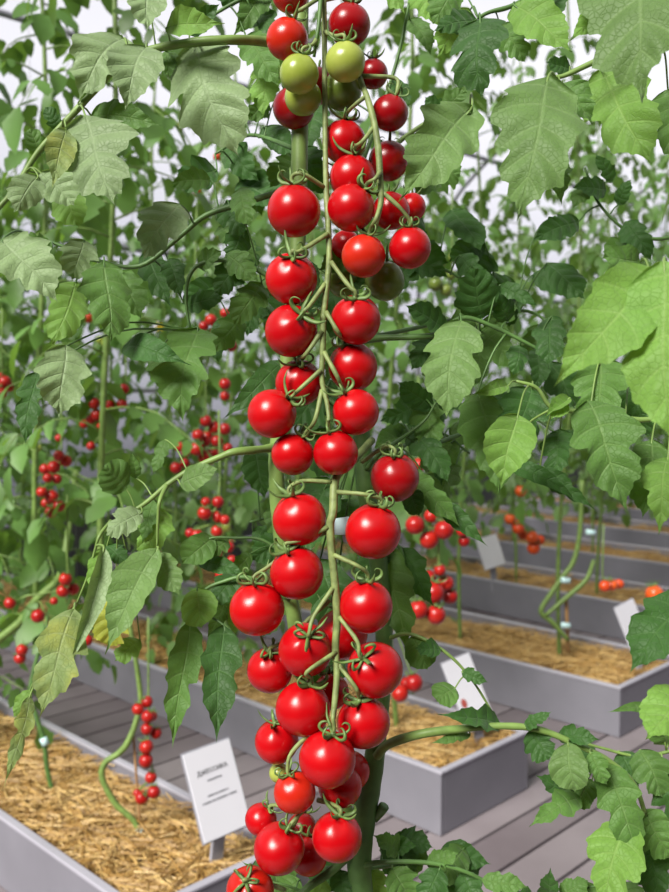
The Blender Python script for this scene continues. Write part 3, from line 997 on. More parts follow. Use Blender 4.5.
# pale blue clip on the lower truss
mb = MB()
a, w, h = px(339, 527, .796), RT * .0085, UP * .0068
dz = FW * .0035
mb.hexa([a - w * .6 - h, a + w - h, a + w - h + dz, a - w * .6 - h + dz, a - w * .6 + h, a + w + h * 1.3, a + w + h * 1.3 + dz, a - w * .6 + h + dz])
clip = mb.build('plant_clip', M['clip'], None, False)
tag(clip, 'small pale blue plastic clip between lower truss stalk and red tomato', 'plant clip')
mb = MB()
q = px(345, 536, .797)
mb.hexa([q - w * .2 - h * .8, q + w * .3 - h * .8, q + w * .3 - h * .8 + dz, q - w * .2 - h * .8 + dz, q - w * .3 + h, q + w * .2 + h, q + w * .2 + h + dz, q - w * .3 + h + dz])
mb.build('clip_tongue', M['post'], clip, False)
# ================================================================== greenhouse shell
# deck of boards lying across the rows
nb = 0
v, f, tone = [], [], []
l = -3.2
rg = random.Random(5)
while l < 5.9:
    b0 = len(v)
    for (rr, ll, z) in ((-1.6, l + .004, 0), (10.5, l + .004, 0), (10.5, l + .141, 0), (-1.6, l + .141, 0)):
        v.append(rl(rr, ll, z - .03))
    for (rr, ll, z) in ((-1.6, l + .006, 0), (10.5, l + .006, 0), (10.5, l + .139, 0), (-1.6, l + .139, 0)):
        v.append(rl(rr, ll, z))
    for q in ((4, 5, 6, 7), (0, 1, 5, 4), (1, 2, 6, 5), (2, 3, 7, 6), (3, 0, 4, 7), (3, 2, 1, 0)):
        f.append(tuple(b0 + i for i in q))
    tone += [rg.random()] * 8
    l += .145
fl = link('floor', v, f, M['deck'], None, False)
a = fl.data.attributes.new('tone', 'FLOAT', 'POINT')
a.data.foreach_set('value', tone)
struct(fl)

WL, WB = 5.75, 10.2      # left wall (L), end wall (R)
R0, R1 = -1.4, WB


def vault(l):
    """roof height over the span"""
    u = (l - 1.9) / (WL - 1.9)
    return 2.3 + 1.9 * math.sqrt(max(0.0, 1 - u * u * .999))


def quad_wall(name, pts, mat):
    return struct(link(name, pts, [(0, 1, 2, 3)], mat, None, False))


wl = quad_wall('wall_left', [rl(R0, WL, .45), rl(R1, WL, .45), rl(R1, WL, 2.4), rl(R0, WL, 2.4)], M['film'])
quad_wall('wall_back', [rl(WB, -2.2, .45), rl(WB, WL, .45), rl(WB, WL, 2.4), rl(WB, -2.2, 2.4)], M['film'])
n = 24
ls = [1.9 + (WL - 1.9) * math.sin(math.pi * (i / n - .5)) for i in range(n + 1)]
v = [rl(r_, q, vault(q)) for r_ in (R0, R1) for q in ls]
f = [(i, i + 1, n + 1 + i + 1, n + 1 + i) for i in range(n)]
struct(link('ceiling', v, f, M['film'], None, True))
b = len(ls)
v = [rl(WB, q, 2.4) for q in ls] + [rl(WB, q, vault(q)) for q in ls]
struct(link('wall_gable', v, [(i, i + 1, b + i + 1, b + i) for i in range(n)], M['film'], None, True))
# dark kick boards at the foot of the walls
mb = MB()
mb.hexa([rl(R0, WL - .04, 0), rl(R1, WL - .04, 0), rl(R1, WL + .02, 0), rl(R0, WL + .02, 0), rl(R0, WL - .04, .46), rl(R1, WL - .04, .46), rl(R1, WL + .02, .46), rl(R0, WL + .02, .46)])
struct(mb.build('baseboard_left', M['kick'], None, False))
mb = MB()
mb.hexa([rl(WB - .04, -2.2, 0), rl(WB + .02, -2.2, 0), rl(WB + .02, WL, 0), rl(WB - .04, WL, 0), rl(WB - .04, -2.2, .46), rl(WB + .02, -2.2, .46), rl(WB + .02, WL, .46), rl(WB - .04, WL, .46)])
struct(mb.build('baseboard_back', M['kick'], None, False))
# steel hoops and purlins
k = 0
for i in range(5):
    r_ = -0.9 + i * 2.6
    if r_ > R1:
        break
    k += 1
    mb = MB()
    path = [(rl(r_, WL - .06, 0.0), .02), (rl(r_, WL - .06, 2.2), .02)] + [(rl(r_, q - .06 if q > 1.9 else q + .06, vault(q) - .06), .02) for q in reversed(ls)] + [(rl(r_, -1.9, 0), .03)]
    mb.tube(path, 8)
    struct(mb.build('trim_%d' % k, M['steel']))
for (q, z, rad) in ((WL - .1, 1.35, .02), (WL - .1, 2.35, .025), (4.9, vault(4.9) - .1, .02), (1.9, vault(1.9) - .1, .012), (WL - .16, .62, .028)):
    k += 1
    mb = MB()
    mb.tube([(rl(R0, q, z), rad), (rl((R0 + R1) / 2, q, z), rad), (rl(R1, q, z), rad)], 8)
    struct(mb.build('trim_%d' % k, M['steel'] if rad < .026 else M['post']))

# ================================================================== planters and straw
ROWS = [(1.092, .44, 'nearest'), (2.155, .475, 'second'), (3.27, .57, 'third'), (4.60, .55, 'fourth'), (5.85, .55, 'fifth'), (7.1, .55, 'sixth'), (8.35, .55, 'seventh')]
BH = .203


def planter(r0, wd, l0, l1, label):
    o = empty('planter_box', rl(r0 + wd / 2, (l0 + l1) / 2, 0))
    tag(o, label, 'planter', 'grey planter boxes')
    inv = Matrix.Translation(-o.location)

    def bevel_box(name, a, b_, c_, d_, z0, z1, mat, bev):
        bm = bmesh.new()
        vs = [bm.verts.new(rl(r_, q, z)) for z in (z0, z1) for r_, q in ((a, c_), (b_, c_), (b_, d_), (a, d_))]
        for fc in ((3, 2, 1, 0), (4, 5, 6, 7), (0, 1, 5, 4), (1, 2, 6, 5), (2, 3, 7, 6), (3, 0, 4, 7)):
            bm.faces.new([vs[i] for i in fc])
        bmesh.ops.recalc_face_normals(bm, faces=bm.faces)
        bmesh.ops.bevel(bm, geom=bm.edges[:], offset=bev, segments=2, affect='EDGES', profile=.5)
        me = bpy.data.meshes.new(name)
        bm.to_mesh(me)
        bm.free()
        q = put(name, me, mat, o)
        q.matrix_parent_inverse = inv
        return q
    t = .016
    for nm, a, b_, c_, d_ in (('side_panel', r0, r0 + t, l0, l1), ('side_panel', r0 + wd - t, r0 + wd, l0, l1), ('end_panel', r0 + t, r0 + wd - t, l0, l0 + t), ('end_panel', r0 + t, r0 + wd - t, l1 - t, l1)):
        bevel_box(nm, a, b_, c_, d_, .002, BH - .010, M['box'], .003)
    e = .004
    for a, b_, c_, d_ in ((r0 - e, r0 + t + e, l0 - e, l1 + e), (r0 + wd - t - e, r0 + wd + e, l0 - e, l1 + e), (r0 + t + e, r0 + wd - t - e, l0 - e, l0 + t + e), (r0 + t + e, r0 + wd - t - e, l1 - t - e, l1 + e)):
        bevel_box('rim', a, b_, c_, d_, BH - .010, BH, M['rim'], .003)
    return o


def straw(r0, wd, l0, l1, n, seed, label):
    """bedding of loose straw: lumpy bed plus strands, one uncountable mass"""
    r = random.Random(seed)
    v, f, tone = [], [], []
    a0, a1, b0, b1 = r0 + .021, r0 + wd - .021, l0 + .021, l1 - .021
    nr, nl = 12, int((l1 - l0) * 24)

    def hgt(rr, ll):
        p = rl(rr, ll)
        return BH - .045 + .03 * noise.noise(Vector((p.x * 5, p.y * 5, seed))) + .02 * noise.noise(Vector((p.x * 19, p.y * 19, seed)))
    for i in range(nr + 1):
        for j in range(nl + 1):
            rr, ll = a0 + (a1 - a0) * i / nr, b0 + (b1 - b0) * j / nl
            v.append(rl(rr, ll, hgt(rr, ll)))
            tone.append(.12 + .2 * r.random())
    for i in range(nr):
        for j in range(nl):
            q = i * (nl + 1) + j
            f.append((q, q + nl + 1, q + nl + 2, q + 1))
    for _ in range(n):
        # more strands towards the aisle end, which the camera sees best
        ll = b0 + .02 + (b1 - b0 - .04) * r.random() ** 1.7
        rr = r.uniform(a0 + .02, a1 - .02)
        ln = r.uniform(.04, .15)
        an = r.uniform(0, math.pi)
        dr = Vector((math.cos(an), math.sin(an), 0))
        c = rl(rr, ll, 0)
        wv = Vector((-dr.y, dr.x, 0)) * r.uniform(.0009, .0021)
        tl = r.uniform(-.25, .25)
        z0 = hgt(rr, ll) + r.uniform(.0, .028)
        cv = r.uniform(-.02, .03)
        bend = r.uniform(-.012, .012)
        tn = min(1, max(0, r.gauss(.55, .25)))
        b_ = len(v)
        pts = []
        for k in range(4):
            u = k / 3 - .5
            p = c + dr * (u * ln) + wv.normalized() * bend * (4 * u * u)
            z = z0 + tl * u * ln * .6 + cv * (0.25 - u * u)
            pr, pl = p.dot(RV), p.dot(LV)
            pr = min(max(pr, a0 + .003), a1 - .003)
            pl = min(max(pl, b0 + .003), b1 - .003)
            p = rl(pr, pl, z)
            pts.append(p)
        for p in pts:
            v.extend([p - wv, p + wv, p + Vector((0, 0, wv.length * 1.2))])
            tone.extend([tn, tn, min(1, tn + .1)])
        for k in range(3):
            q = b_ + 3 * k
            f += [(q, q + 3, q + 5, q + 2), (q + 2, q + 5, q + 4, q + 1)]
    o = link('straw', v, f, M['straw'], None, False)
    at = o.data.attributes.new('tone', 'FLOAT', 'POINT')
    at.data.foreach_set('value', tone)
    tag(o, label, 'straw', kind='stuff')
    return o


for i, (r0, wd, nm) in enumerate(ROWS):
    planter(r0, wd, 1.68, 5.55, ('long grey planter box with white rim, %s row from the camera' % nm))
    straw(r0, wd, 1.68, 5.55, (12000, 10000, 6000, 2500, 1200, 700, 500)[i], i + 1, 'golden straw bedding filling the %s grey planter row from the camera' % nm)
# the planters that carry the front plants (just under the picture)
planter(.30, .485, -.9, .80, 'grey planter box right below the front tomato plant')
straw(.30, .485, -.9, .80, 1200, 50, 'straw bedding around the foot of the front tomato plant')
planter(1.135, .485, -1.9, .62, 'grey planter box on the near side of the aisle at the right')
straw(1.135, .485, -1.9, .62, 600, 51, 'straw bedding in the planter on the near side of the aisle')
# ================================================================== plants in the rows
def add_leaflet_low(v, f, B, y, nrm, L, W, r, rows=6):
    """small lobed, folded leaflet"""
    y = y.normalized()
    z = (nrm - y * nrm.dot(y))
    if z.length < 1e-4:
        z = y.orthogonal()
    z.normalize()
    x = y.cross(z)
    fold = r.uniform(.0, .35)
    droop = r.uniform(.05, .35)
    prof = (.30, .86, 1.0, .80, .84, .50, .06)
    b = len(v)
    for i in range(rows + 1):
        t = i / rows
        w = W * .5 * prof[i] * r.uniform(.85, 1.15)
        c = B + y * (t * L) - z * (droop * L * t * t)
        for s in (-1, 0, 1):
            v.append(c + x * (s * w) + z * (fold * abs(s) * w) + y * (.12 * L * abs(s) * (1 if i % 2 else .2) * (1 - t)))
    for i in range(rows):
        for j in range(2):
            q = b + i * 3 + j
            f.append((q, q + 1, q + 4, q + 3))


def plant_geo(seed, z0, z1, top, size=1.0, step=.085, zs=.1, lean=.0, reach=(.22, .36)):
    """foliage, and the stem with its leaf stalks"""
    r = random.Random(seed)
    v, f = [], []
    st = MB()
    ph = r.uniform(0, 6.28)

    def axis(z):
        return Vector((.035 * math.sin(z * 2.3 + ph) + lean * z * .1, .035 * math.cos(z * 1.9 + ph * 2), z))
    st.tube([(axis(zs + (top - zs) * i / 26), .0095 - .004 * i / 26) for i in range(27)], 7, bump=.2)
    z = z0
    an = r.uniform(0, 6.28)
    while z < min(z1, top - .02):
        an += 2.4 + r.uniform(-.4, .4)
        p0 = axis(z)
        ln = r.uniform(*reach) * size * (1 if z < top - .4 else .75)
        out = Vector((math.cos(an), math.sin(an), 0))
        up0 = r.uniform(.2, .75)
        pts = []
        for k in range(7):
            u = k / 6
            pts.append((p0 + out * (ln * u * (1 - .12 * u)) + Vector((0, 0, ln * (up0 * u - (up0 + r.uniform(.25, .4)) * u * u))), .0032 * (1 - .7 * u)))
        st.tube(pts, 5)
        side = Vector((-out.y, out.x, 0))
        for k in (2, 3, 4, 5, 6):
            P = pts[k][0]
            dirn = (pts[k][0] - pts[k - 1][0]).normalized()
            for sd in ((-1, 1) if k < 6 else (0,)):
                if r.random() < .08:
                    continue
                big = r.uniform(.052, .095) * size * (1.15 if k in (4, 6) else .85)
                dn = Vector((0, 0, -r.uniform(.25, 1.0)))
                y = dirn * (1.0 if sd == 0 else .45) + side * sd * .9 + dn
                nr = Vector((r.uniform(-.5, .5), r.uniform(-.5, .5), 1)) + out * r.uniform(0, .8)
                B = P + side * sd * .012
                add_leaflet_low(v, f, B, y, nr, big, big * r.uniform(.55, .8), r)
        z += step * r.uniform(.6, 1.3)
    return (v, f), (st.v, st.f)


PV = {}


def row_plant(r_, l, variant, label, group='tomato plants in the planter rows', rz=0.0, mats=('far', 'stem')):
    """variant: (seed, z0, z1, top, size, step)"""
    if variant not in PV:
        fo, st = plant_geo(*variant)
        PV[variant] = (fo, st)
    fo, st = PV[variant]
    o = empty('tomato_plant', rl(r_, l, 0), rz)
    tag(o, label, 'tomato plant', group)
    put('foliage', cached(('foliage', variant, mats[0]), fo, M[mats[0]]), None, o)
    put('stem', cached(('stem', variant, mats[1]), st, M[mats[1]]), None, o)
    return o


ORD = ['first', 'second', 'third', 'fourth', 'fifth', 'sixth', 'seventh', 'eighth', 'ninth', 'tenth']
rp = random.Random(31)
PL = {}
V_END = (11, .98, 2.6, 2.75, 1.0, .06, .80)
V_TWO = (12, .58, 2.6, 2.75, 1.0, .065, .70)
V_LOW = [(12, .50, 2.5, 2.65, 1.0, .07), (13, .45, 2.6, 2.75, 1.0, .07), (14, .50, 2.5, 2.7, 1.0, .07)]
V_DEEP = [(22, .32, 2.5, 2.65, 1.0, .05), (23, .30, 2.6, 2.75, 1.0, .05)]
V_MID = [(15, .90, 2.95, 3.1, 1.0, .06), (16, .85, 3.0, 3.15, 1.0, .06), (17, .95, 2.9, 3.1, 1.0, .06)]
V_HIGH = [(18, .75, 3.3, 3.4, 1.05, .055), (19, .7, 3.2, 3.3, 1.05, .055)]
for i, (r0, wd, nm) in enumerate(ROWS):
    l = (2.08, 2.05, 2.10, 2.0, 2.1, 2.1, 2.1)[i]
    k = 0
    while l < 5.4:
        if i == 0:
            var = V_END if k == 0 else V_TWO if k == 1 else V_DEEP[k % 2]
        elif i in (1, 2):
            var = V_MID[(k + i) % 3] if k < 2 else V_DEEP[k % 2]
        else:
            var = V_HIGH[k % 2] if k < 3 else V_DEEP[k % 2]
        PL[i, k] = row_plant(r0 + wd / 2 + rp.uniform(-.03, .03), l, var, 'leafy tomato plant, %s from the aisle end in the %s planter row' % (ORD[k], nm), rz=rp.uniform(0, 6.28) if (i, k) not in ((0, 0), (0, 1), (2, 0)) else 0.0, mats=(rp.choice(('far', 'far', 'far2')), 'stem'))
        l += (.44, .46, .5, .62, .66, .7, .7)[i]
        k += 1
# on the near side of the aisle, right edge of the picture
row_plant(1.39, .34, (21, 1.45, 2.2, 2.4, .9, .1), 'tomato plant at the right edge, beyond the big drooping leaves', rz=1.0, mats=('far', 'stemd'))

# ------------------------------------------------------------------ bent bare stem, cane and clips in the nearest planter
o = PL[0, 0]
add_tube_part(o, 'bent_stem', [(142, 838, 2.45, 2.7), (133, 820, 2.45, 3), (115, 803, 2.45, 3.2), (102, 777, 2.45, 3.2), (106, 762, 2.45, 3.2), (118, 754, 2.45, 3.2), (128, 742, 2.45, 3.2), (137, 718, 2.46, 2.8), (140, 690, 2.47, 2.6), (o.location + Vector((.02, .03, .84)), .006)], 'stem', 8)
add_tube_part(o, 'ground_clip', [(139, 829, 2.44, 3.6), (143, 838, 2.44, 3.4)], 'clip', 8, 2)
o = empty('cane', px(140, 834, 2.47))
tag(o, 'thin brown cane standing beside the bent bare stem', 'cane')
add_tube_part(o, 'shaft', [(133, 730, 2.47, 1.4), (137, 785, 2.47, 1.4), (141, 838, 2.47, 1.4)], 'stake', 6, 3)
o = PL[0, 1]
add_tube_part(o, 'bent_stem', [(53, 794, 2.73, 2.6), (47, 768, 2.73, 2.6), (44, 742, 2.73, 2.6), (36, 715, 2.73, 2.6), (30, 690, 2.74, 2.6), (o.location + Vector((.02, .03, .76)), .006)], 'stemd', 8)
add_tube_part(o, 'clip', [(43, 738, 2.72, 4), (46, 745, 2.72, 4)], 'clip', 8, 2)
o = empty('leaning_tomato_stem', px(-30, 660, 2.9))
tag(o, 'thick pale green stem leaning right above the left end of the near planter', 'plant stem')
add_tube_part(o, 'stem', [(-30, 700, 2.75, 4), (-10, 650, 2.75, 4), (20, 622, 2.75, 4.2), (36, 600, 2.75, 4), (55, 583, 2.75, 4), (62, 568, 2.75, 3.6), (70, 520, 2.8, 3), (76, 470, 2.8, 3)], 'stem', 8)
o = PL[2, 0]
add_tube_part(o, 'looped_stem', [(568, 640, 4.0, 2), (552, 622, 4.0, 2.6), (541, 612, 4.0, 2.6), (548, 598, 4.0, 2.6), (562, 578, 4.0, 2.6), (574, 560, 4.0, 2.6), (580, 530, 4.0, 2.4), (582, 480, 4.0, 2.2)], 'stem', 8)
add_tube_part(o, 'looped_stem', [(545, 616, 3.99, 2), (566, 598, 3.99, 2.6), (586, 580, 3.99, 2.6), (594, 560, 3.99, 2)], 'stem', 8)
for q in ((565, 580), (565, 625), (590, 532)):
    add_tube_part(o, 'clip', [(q[0] - 4, q[1], 3.97, 3), (q[0] + 5, q[1] + 1, 3.97, 3)], 'clip', 8, 2)
o = empty('cane', px(568, 645, 4.02))
tag(o, 'short orange-brown cane by the looped stems in the third row', 'cane')
add_tube_part(o, 'shaft', [(566, 598, 4.02, 1.8), (567, 620, 4.02, 1.8), (568, 652, 4.02, 1.8)], 'stake', 6, 3)
# strings from the wires
for j, (r_, l, lab) in enumerate(((1.37, 4.5, 'thin white twine hanging in the nearest planter row at upper left'), (2.44, 4.3, 'thin white twine hanging in the second planter row at upper left'), (2.44, 4.7, 'thin white twine hanging in the second row, further from the aisle'))):
    mb = MB()
    mb.tube([(rl(r_, l, .2), .002), (rl(r_, l + .01, 1.4), .002), (rl(r_, l, vault(l) - .1), .002)], 5)
    tag(mb.build('hanging_twine', M['rim']), lab, 'twine')

# ================================================================== blurred trusses further back
BG = [
 ('in the upper left foliage gap', 2.55, 1, 'bred', [(196, 290, 5), (211, 320, 6), (216, 331, 5), (225, 313, 5), (226, 340, 6), (231, 346, 6), (204, 326, 5), (207, 300, 4), (225, 384, 6), (225, 396, 5)]),
 ('in the dense cluster left of the middle truss', 2.75, 2, 'bred', [(206, 421, 6), (215, 428, 7), (225, 429, 6), (198, 435, 6), (205, 441, 6), (197, 449, 7), (217, 441, 6), (207, 437, 6), (194, 448, 5), (205, 457, 7), (213, 453, 6), (210, 459, 6), (186, 452, 5), (176, 468, 6), (180, 447, 5), (185, 463, 5), (228, 448, 5)]),
 ('in the cluster left of the lower truss node', 2.5, 3, 'bred', [(204.5, 513, 7), (218, 517, 6), (218, 502, 6), (217, 531, 6), (228.5, 547, 6), (214.5, 553, 8), (221, 574.5, 6), (197, 535, 6), (190, 533, 5), (229, 542, 5), (206, 502, 5), (225, 520, 5), (232, 560, 5)]),
 ('in the double cluster before the grey wall', 2.7, 4, 'bred', [(54, 467, 6.5), (59, 456, 5.5), (66, 461, 6), (45, 469, 5.5), (42, 492, 5.5), (52, 497, 7), (59, 506, 6), (51, 512, 6), (48, 478, 5), (57, 479, 5), (46, 503, 5)]),
 ('beside the drooping pale leaves, low at left', 2.7, 5, 'bred', [(65.5, 579, 6.5), (63, 591, 6.5), (73.5, 589, 6), (38, 616, 7), (54, 601, 4), (22, 650, 6), (20, 658, 6), (10, 603, 6), (87, 640, 6), (86, 632, 5)]),
 ('at the left edge, halfway up', 2.9, 6, 'bred', [(5, 382, 6.5), (1, 393, 6), (9, 387, 5), (0, 377, 5)]),
 ('in the loose cluster left of centre', 2.8, 7, 'bred', [(94, 403, 6), (97, 415, 6), (102, 427, 5.5), (110, 405, 5), (124, 389, 5.5), (122, 404, 5.5), (91, 419, 5), (91, 446, 4.5), (59, 458 - 20, 4), (104, 418, 5), (84, 424, 4.5)]),
 ('over the near straw by the bent stem', 2.4, 8, 'bred', [(138, 709, 6), (147, 702, 6), (148, 716.5, 6.5), (147, 729, 6), (156, 733, 6), (146.5, 747, 7), (146, 760.5, 7), (151, 777.5, 6), (154, 792, 6.5), (142, 797.5, 7), (152, 716, 5.5), (137, 793, 4)]),
 ('in the upper right cluster before the straw', 2.25, 9, 'bred', [(415, 525, 9.7), (444, 530, 9.7), (429, 539.5, 9.7), (462, 531, 6), (464, 541, 6), (431, 516, 7), (408, 488, 8), (420, 485, 6), (419, 465, 7)]),
 ('in the lower right cluster before the straw', 2.25, 10, 'bred', [(433.5, 592.5, 11), (418.5, 609.7, 9.5), (436, 614.7, 10), (446, 583, 8), (450, 596, 8), (429, 577, 7), (440, 570, 6)]),
 ('above the third planter, under the folded leaf', 4.0, 11, 'bora', [(521, 491, 6), (510, 519, 5.5), (518.5, 528.6, 6), (532, 537.5, 6.5), (533.6, 548, 6.5), (523.6, 535, 5), (516, 524, 5), (540, 540, 5)]),
 ('at the right edge over the third planter', 3.3, 12, 'bora', [(654.5, 594, 9), (605, 586, 6), (612, 585, 6), (619, 584, 5)]),
 ('low behind the right of the lowest truss', 2.7, 13, 'bred', [(400, 693.5, 8.5), (414, 682.7, 9), (407, 684, 7), (366, 546, 7), (374, 548, 7)]),
 ('tiny and high up, right of the middle truss', 3.2, 14, 'bora', [(433, 346, 6.5)]),
 ('tiny, among the upper left foliage', 3.6, 15, 'bora', [(217, 157, 4), (100, 207, 4), (197, 191, 4), (88, 318, 5)]),
 ('right of the upper right truss', 2.6, 16, 'dgr', [(439, 262, 7), (435.5, 284, 7), (453, 257, 5), (446, 290, 6), (451, 275, 5)]),
 ('scattered in the upper left foliage', 3.0, 17, 'grn', [(180, 126, 4), (226, 223, 5), (222, 235, 5), (228, 232, 4), (105, 343, 4), (38, 448, 4), (226, 527, 5), (222, 531, 4), (100, 340, 4)]),
]
COL = {'bred': 'red', 'bora': 'orange-red', 'dgr': 'green', 'grn': 'pale green'}
for ci, (where, d0, sd, mk, pts) in enumerate(BG):
    placed[:] = []
    xs, ys = [p[0] for p in pts], [p[1] for p in pts]
    roles = {}
    if len(pts) > 1:
        roles[ys.index(min(ys))] = 'topmost'
        roles.setdefault(ys.index(max(ys)), 'lowest')
        roles.setdefault(xs.index(min(xs)), 'leftmost')
        roles.setdefault(xs.index(max(xs)), 'rightmost')
    cs = []
    for k, (x, y, r) in enumerate(pts):
        c, R, d = settle(x, y, r, d0 - (.28 if x < 250 and d0 > 2.45 else 0) + rnd.uniform(0, .03), .004, .5)
        cs.append(c)
        key = ('tomato', 'bg', mk, k % 2)
        o = put('tomato', cached(key, BM_[k % 2], M[mk]))
        n = UP + RT * rnd.uniform(-.6, .6) - FW * rnd.uniform(-.1, .7)
        o.matrix_basis = Matrix.Translation(c) @ basis(n, rnd.uniform(0, 6)).to_4x4() @ Matrix.Scale(R, 4)
        if len(pts) == 1:
            lab = 'single blurred %s tomato %s' % (COL[mk], where)
        elif k in roles:
            lab = '%s blurred %s tomato %s' % (roles[k], COL[mk], where)
        else:
            lab = 'inner blurred %s tomato %s' % (COL[mk], where)
        tag(o, lab, 'tomato', 'blurred tomatoes ' + where)
        if r >= 5.5:
            put('calyx', cached(('calyx', 'bg', k % 3), CAL[k % 3], M['calyx']), None, o)
    if len(pts) > 3:
        # hanging stalk through the cluster
        order = sorted(cs, key=lambda q: -q.z)
        path = [(order[0] + Vector((0, .03, .22)), .003)] + [(q + FW * .02, .0025) for q in order[::2]]
        mb = MB()
        mb.tube(smooth_path(path, 3), 5)
        o = mb.build('truss_stalk', M['stem'])
        tag(o, 'thin green stalk of tomatoes ' + where, 'fruit stalk')

# yellow flower
mb = MB()
c = px(160, 327, 2.4)
for k in range(6):
    a = k * math.pi / 3
    u = RT * math.cos(a) + UP * math.sin(a)
    mb.tube([(c, .002), (c + u * .007 - FW * .002, .004), (c + u * .015 - FW * .006, .0006)], 5, flat=.4)
fw = mb.build('flower', simple('petal_yellow', (.8, .62, .03), .5, .1, 40))
tag(fw, 'small yellow blossom among blurred leaves at left', 'flower')

# ================================================================== name cards
def card(tl, tr, br, bl, label, foot, thick=.004):
    """white card on a grey post; corners (x, y, depth)"""
    P = [px(*tl), px(*tr), px(*br), px(*bl)]
    c = (P[0] + P[1] + P[2] + P[3]) / 4
    x = ((P[1] - P[0]) + (P[2] - P[3])) / 2
    y = ((P[0] - P[3]) + (P[1] - P[2])) / 2
    w, h = x.length, y.length
    x.normalize()
    y = (y - x * y.dot(x)).normalized()
    z = x.cross(y)
    Mx = Matrix(((x.x, y.x, z.x, c.x), (x.y, y.y, z.y, c.y), (x.z, y.z, z.z, c.z), (0, 0, 0, 1)))
    o = empty('name_card', foot)
    tag(o, label, 'sign', 'white name cards')
    inv = Matrix.Translation(-o.location)

    def part(name, mb, mat):
        q = mb.build(name, mat, o, False)
        q.matrix_parent_inverse = inv
        return q
    W = lambda a, b, e: Mx @ Vector((a, b, e))
    a, b = w / 2, h / 2
    mb = MB()
    mb.hexa([W(-a, -b, -thick), W(a, -b, -thick), W(a, -b, 0), W(-a, -b, 0), W(-a, b, -thick), W(a, b, -thick), W(a, b, 0), W(-a, b, 0)])
    part('card', mb, M['card'])
    mb = MB()
    e = .004
    mb.hexa([W(-a - e, -b - e, -thick - .003), W(a + e, -b - e, -thick - .003), W(a + e, -b - e, -thick - .0005), W(-a - e, -b - e, -thick - .0005),
             W(-a - e, b + e, -thick - .003), W(a + e, b + e, -thick - .003), W(a + e, b + e, -thick - .0005), W(-a - e, b + e, -thick - .0005)])
    part('backing', mb, M['post'])
    t = W(0, -b * .6, -thick - .012)
    pw = w * .13
    sx = x * pw
    sz = z * .006
    mb = MB()
    mb.hexa([foot - sx - sz, foot + sx - sz, foot + sx + sz, foot - sx + sz, t - sx - sz, t + sx - sz, t + sx + sz, t - sx + sz])
    part('post', mb, M['post'])
    return o, Mx, w, h, inv


o, Mx, w, h, inv = card((182, 757, 2.25), (230, 737, 2.34), (250, 825, 2.30), (206, 842, 2.21), 'white name card printed in black on the near straw beside the lowest tomatoes', px(214, 880, 2.27))


def text(s, size, x, y, mat, name='lettering'):
    cu = bpy.data.curves.new(name, 'FONT')
    cu.body = s
    cu.size = size
    cu.align_x = 'CENTER'
    cu.align_y = 'CENTER'
    cu.extrude = .0002
    cu.materials.append(mat)
    tmp = bpy.data.objects.new(name, cu)
    me = bpy.data.meshes.new_from_object(tmp)
    me.name = name
    bpy.data.objects.remove(tmp)
    q = put(name, me, None, o)
    q.matrix_parent_inverse = inv
    q.matrix_basis = Mx @ Matrix.Translation((x, y, .0006))
    return q


text('ДЖЕССИКА', h * .072, 0, h * .235, M['ink'])
# the smaller lines cannot be read: rows of grey print
rt = random.Random(3)


def print_line(yc, width, hh):
    mb = MB()
    xx = -width / 2
    while xx < width / 2:
        g = hh * rt.uniform(.35, .8)
        q = [Mx @ Vector((xx + dx, yc + dy, dz)) for dz in (.0003, .0007) for dx, dy in ((0, -hh / 2), (g, -hh / 2), (g, hh / 2 * rt.uniform(.6, 1)), (0, hh / 2))]
        mb.hexa(q)
        xx += g + hh * (.25 if rt.random() > .15 else .7)
    p = mb.build('small_print', M['inkg'], o, False)
    p.matrix_parent_inverse = inv


print_line(h * .135, w * .30, h * .018)
print_line(-h * .03, w * .44, h * .018)
print_line(-h * .095, w * .72, h * .02)

o, Mx, w, h, inv = card((441, 665, 3.02), (467, 653, 3.10), (497, 719, 3.06), (470, 731, 2.98), 'white picture card with small reddish photos in the second planter row', px(484, 760, 3.04))
for dx, dy, s in ((-.3, -.12, .12), (-.22, -.36, .1), (-.02, -.36, .08), (.2, -.34, .1), (.1, .2, .05)):
    mb = MB()
    c0 = Mx @ Vector((dx * w, dy * h, .0006))
    u, v2 = Mx.to_3x3() @ Vector((1, 0, 0)), Mx.to_3x3() @ Vector((0, 1, 0))
    zz = Mx.to_3x3() @ Vector((0, 0, 1)) * .0005
    ring = [c0 + u * math.cos(k * math.pi / 5) * s * w * .8 + v2 * math.sin(k * math.pi / 5) * s * w for k in range(10)]
    mb.v = ring + [q + zz for q in ring]
    mb.f = [tuple(range(10, 20))] + [(k, (k + 1) % 10, 10 + (k + 1) % 10, 10 + k) for k in range(10)]
    q = mb.build('printed_picture', M['mred'], o, False)
    q.matrix_parent_inverse = inv
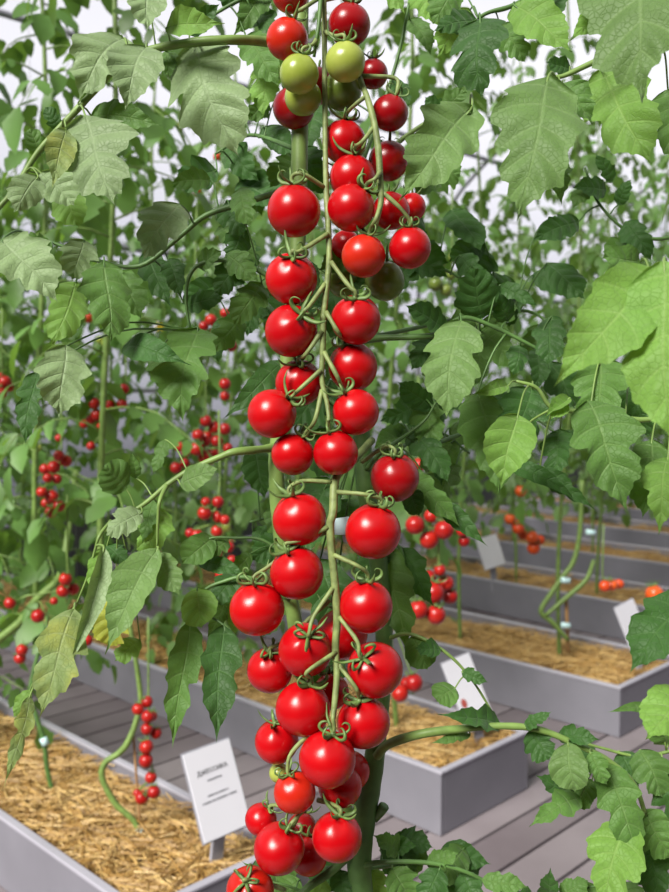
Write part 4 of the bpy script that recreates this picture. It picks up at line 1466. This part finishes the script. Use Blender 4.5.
card((477, 540, 5.55), (497, 533, 5.65), (505, 564, 5.62), (485, 570, 5.52), 'white name card far back, left of the orange tomatoes', px(495, 592, 5.6))
card((616, 608, 3.78), (634, 598, 3.86), (649, 640, 3.83), (631, 650, 3.75), 'white name card half hidden by leaves at the right edge', px(641, 680, 3.8))

# ================================================================== light, sky, camera
w_ = bpy.data.worlds.new('World')
S.world = w_
w_.use_nodes = True
nt = w_.node_tree
bg = nt.nodes['Background']
tc = nd(nt, 'ShaderNodeTexCoord')
sp = nd(nt, 'ShaderNodeSeparateXYZ')
nt.links.new(tc.outputs['Generated'], sp.inputs[0])
u = math_(nt, 'ADD', math_(nt, 'MULTIPLY', sp.outputs[2], .5), .5)
sky = ramp(nt, u, [(0.0, (.04, .045, .04)), (.46, (.12, .12, .135)), (.54, (.80, .80, .90)), (.66, (.95, .95, 1.03)), (.82, (.42, .43, .48))])
nt.links.new(sky, bg.inputs[0])
# brighter over the far end of the house than behind the viewer
side = math_(nt, 'ADD', math_(nt, 'MULTIPLY', sp.outputs[1], .55), .46)
nt.links.new(side, bg.inputs[1])

sun = bpy.data.lights.new('sun', 'SUN')
sun.energy = 6.5
sun.angle = R_(24)
sun.color = (1.0, .965, .90)
so = bpy.data.objects.new('sun', sun)
C.objects.link(so)
dirn = Vector((-.52, -.70, .74))
so.rotation_euler = dirn.to_track_quat('Z', 'Y').to_euler()
so.location = (-3, -3, 5)

cam = bpy.data.cameras.new('camera')
cam.sensor_fit = 'VERTICAL'
cam.sensor_height = 36.0
cam.lens = 36.0 * FPX / 892.0
cam.clip_start = .05
cam.dof.use_dof = True
cam.dof.focus_distance = .785
cam.dof.aperture_fstop = 9.0
co = bpy.data.objects.new('camera', cam)
C.objects.link(co)
co.location = CAM
co.rotation_euler = (math.pi / 2 - PITCH, 0, 0)
S.camera = co
S.view_settings.view_transform = 'Standard'
S.view_settings.look = 'None'
S.view_settings.gamma = 1.0
S.view_settings.exposure = 0.0
S.cycles.max_bounces = 8
S.cycles.transparent_max_bounces = 12
S.cycles.use_denoising = True
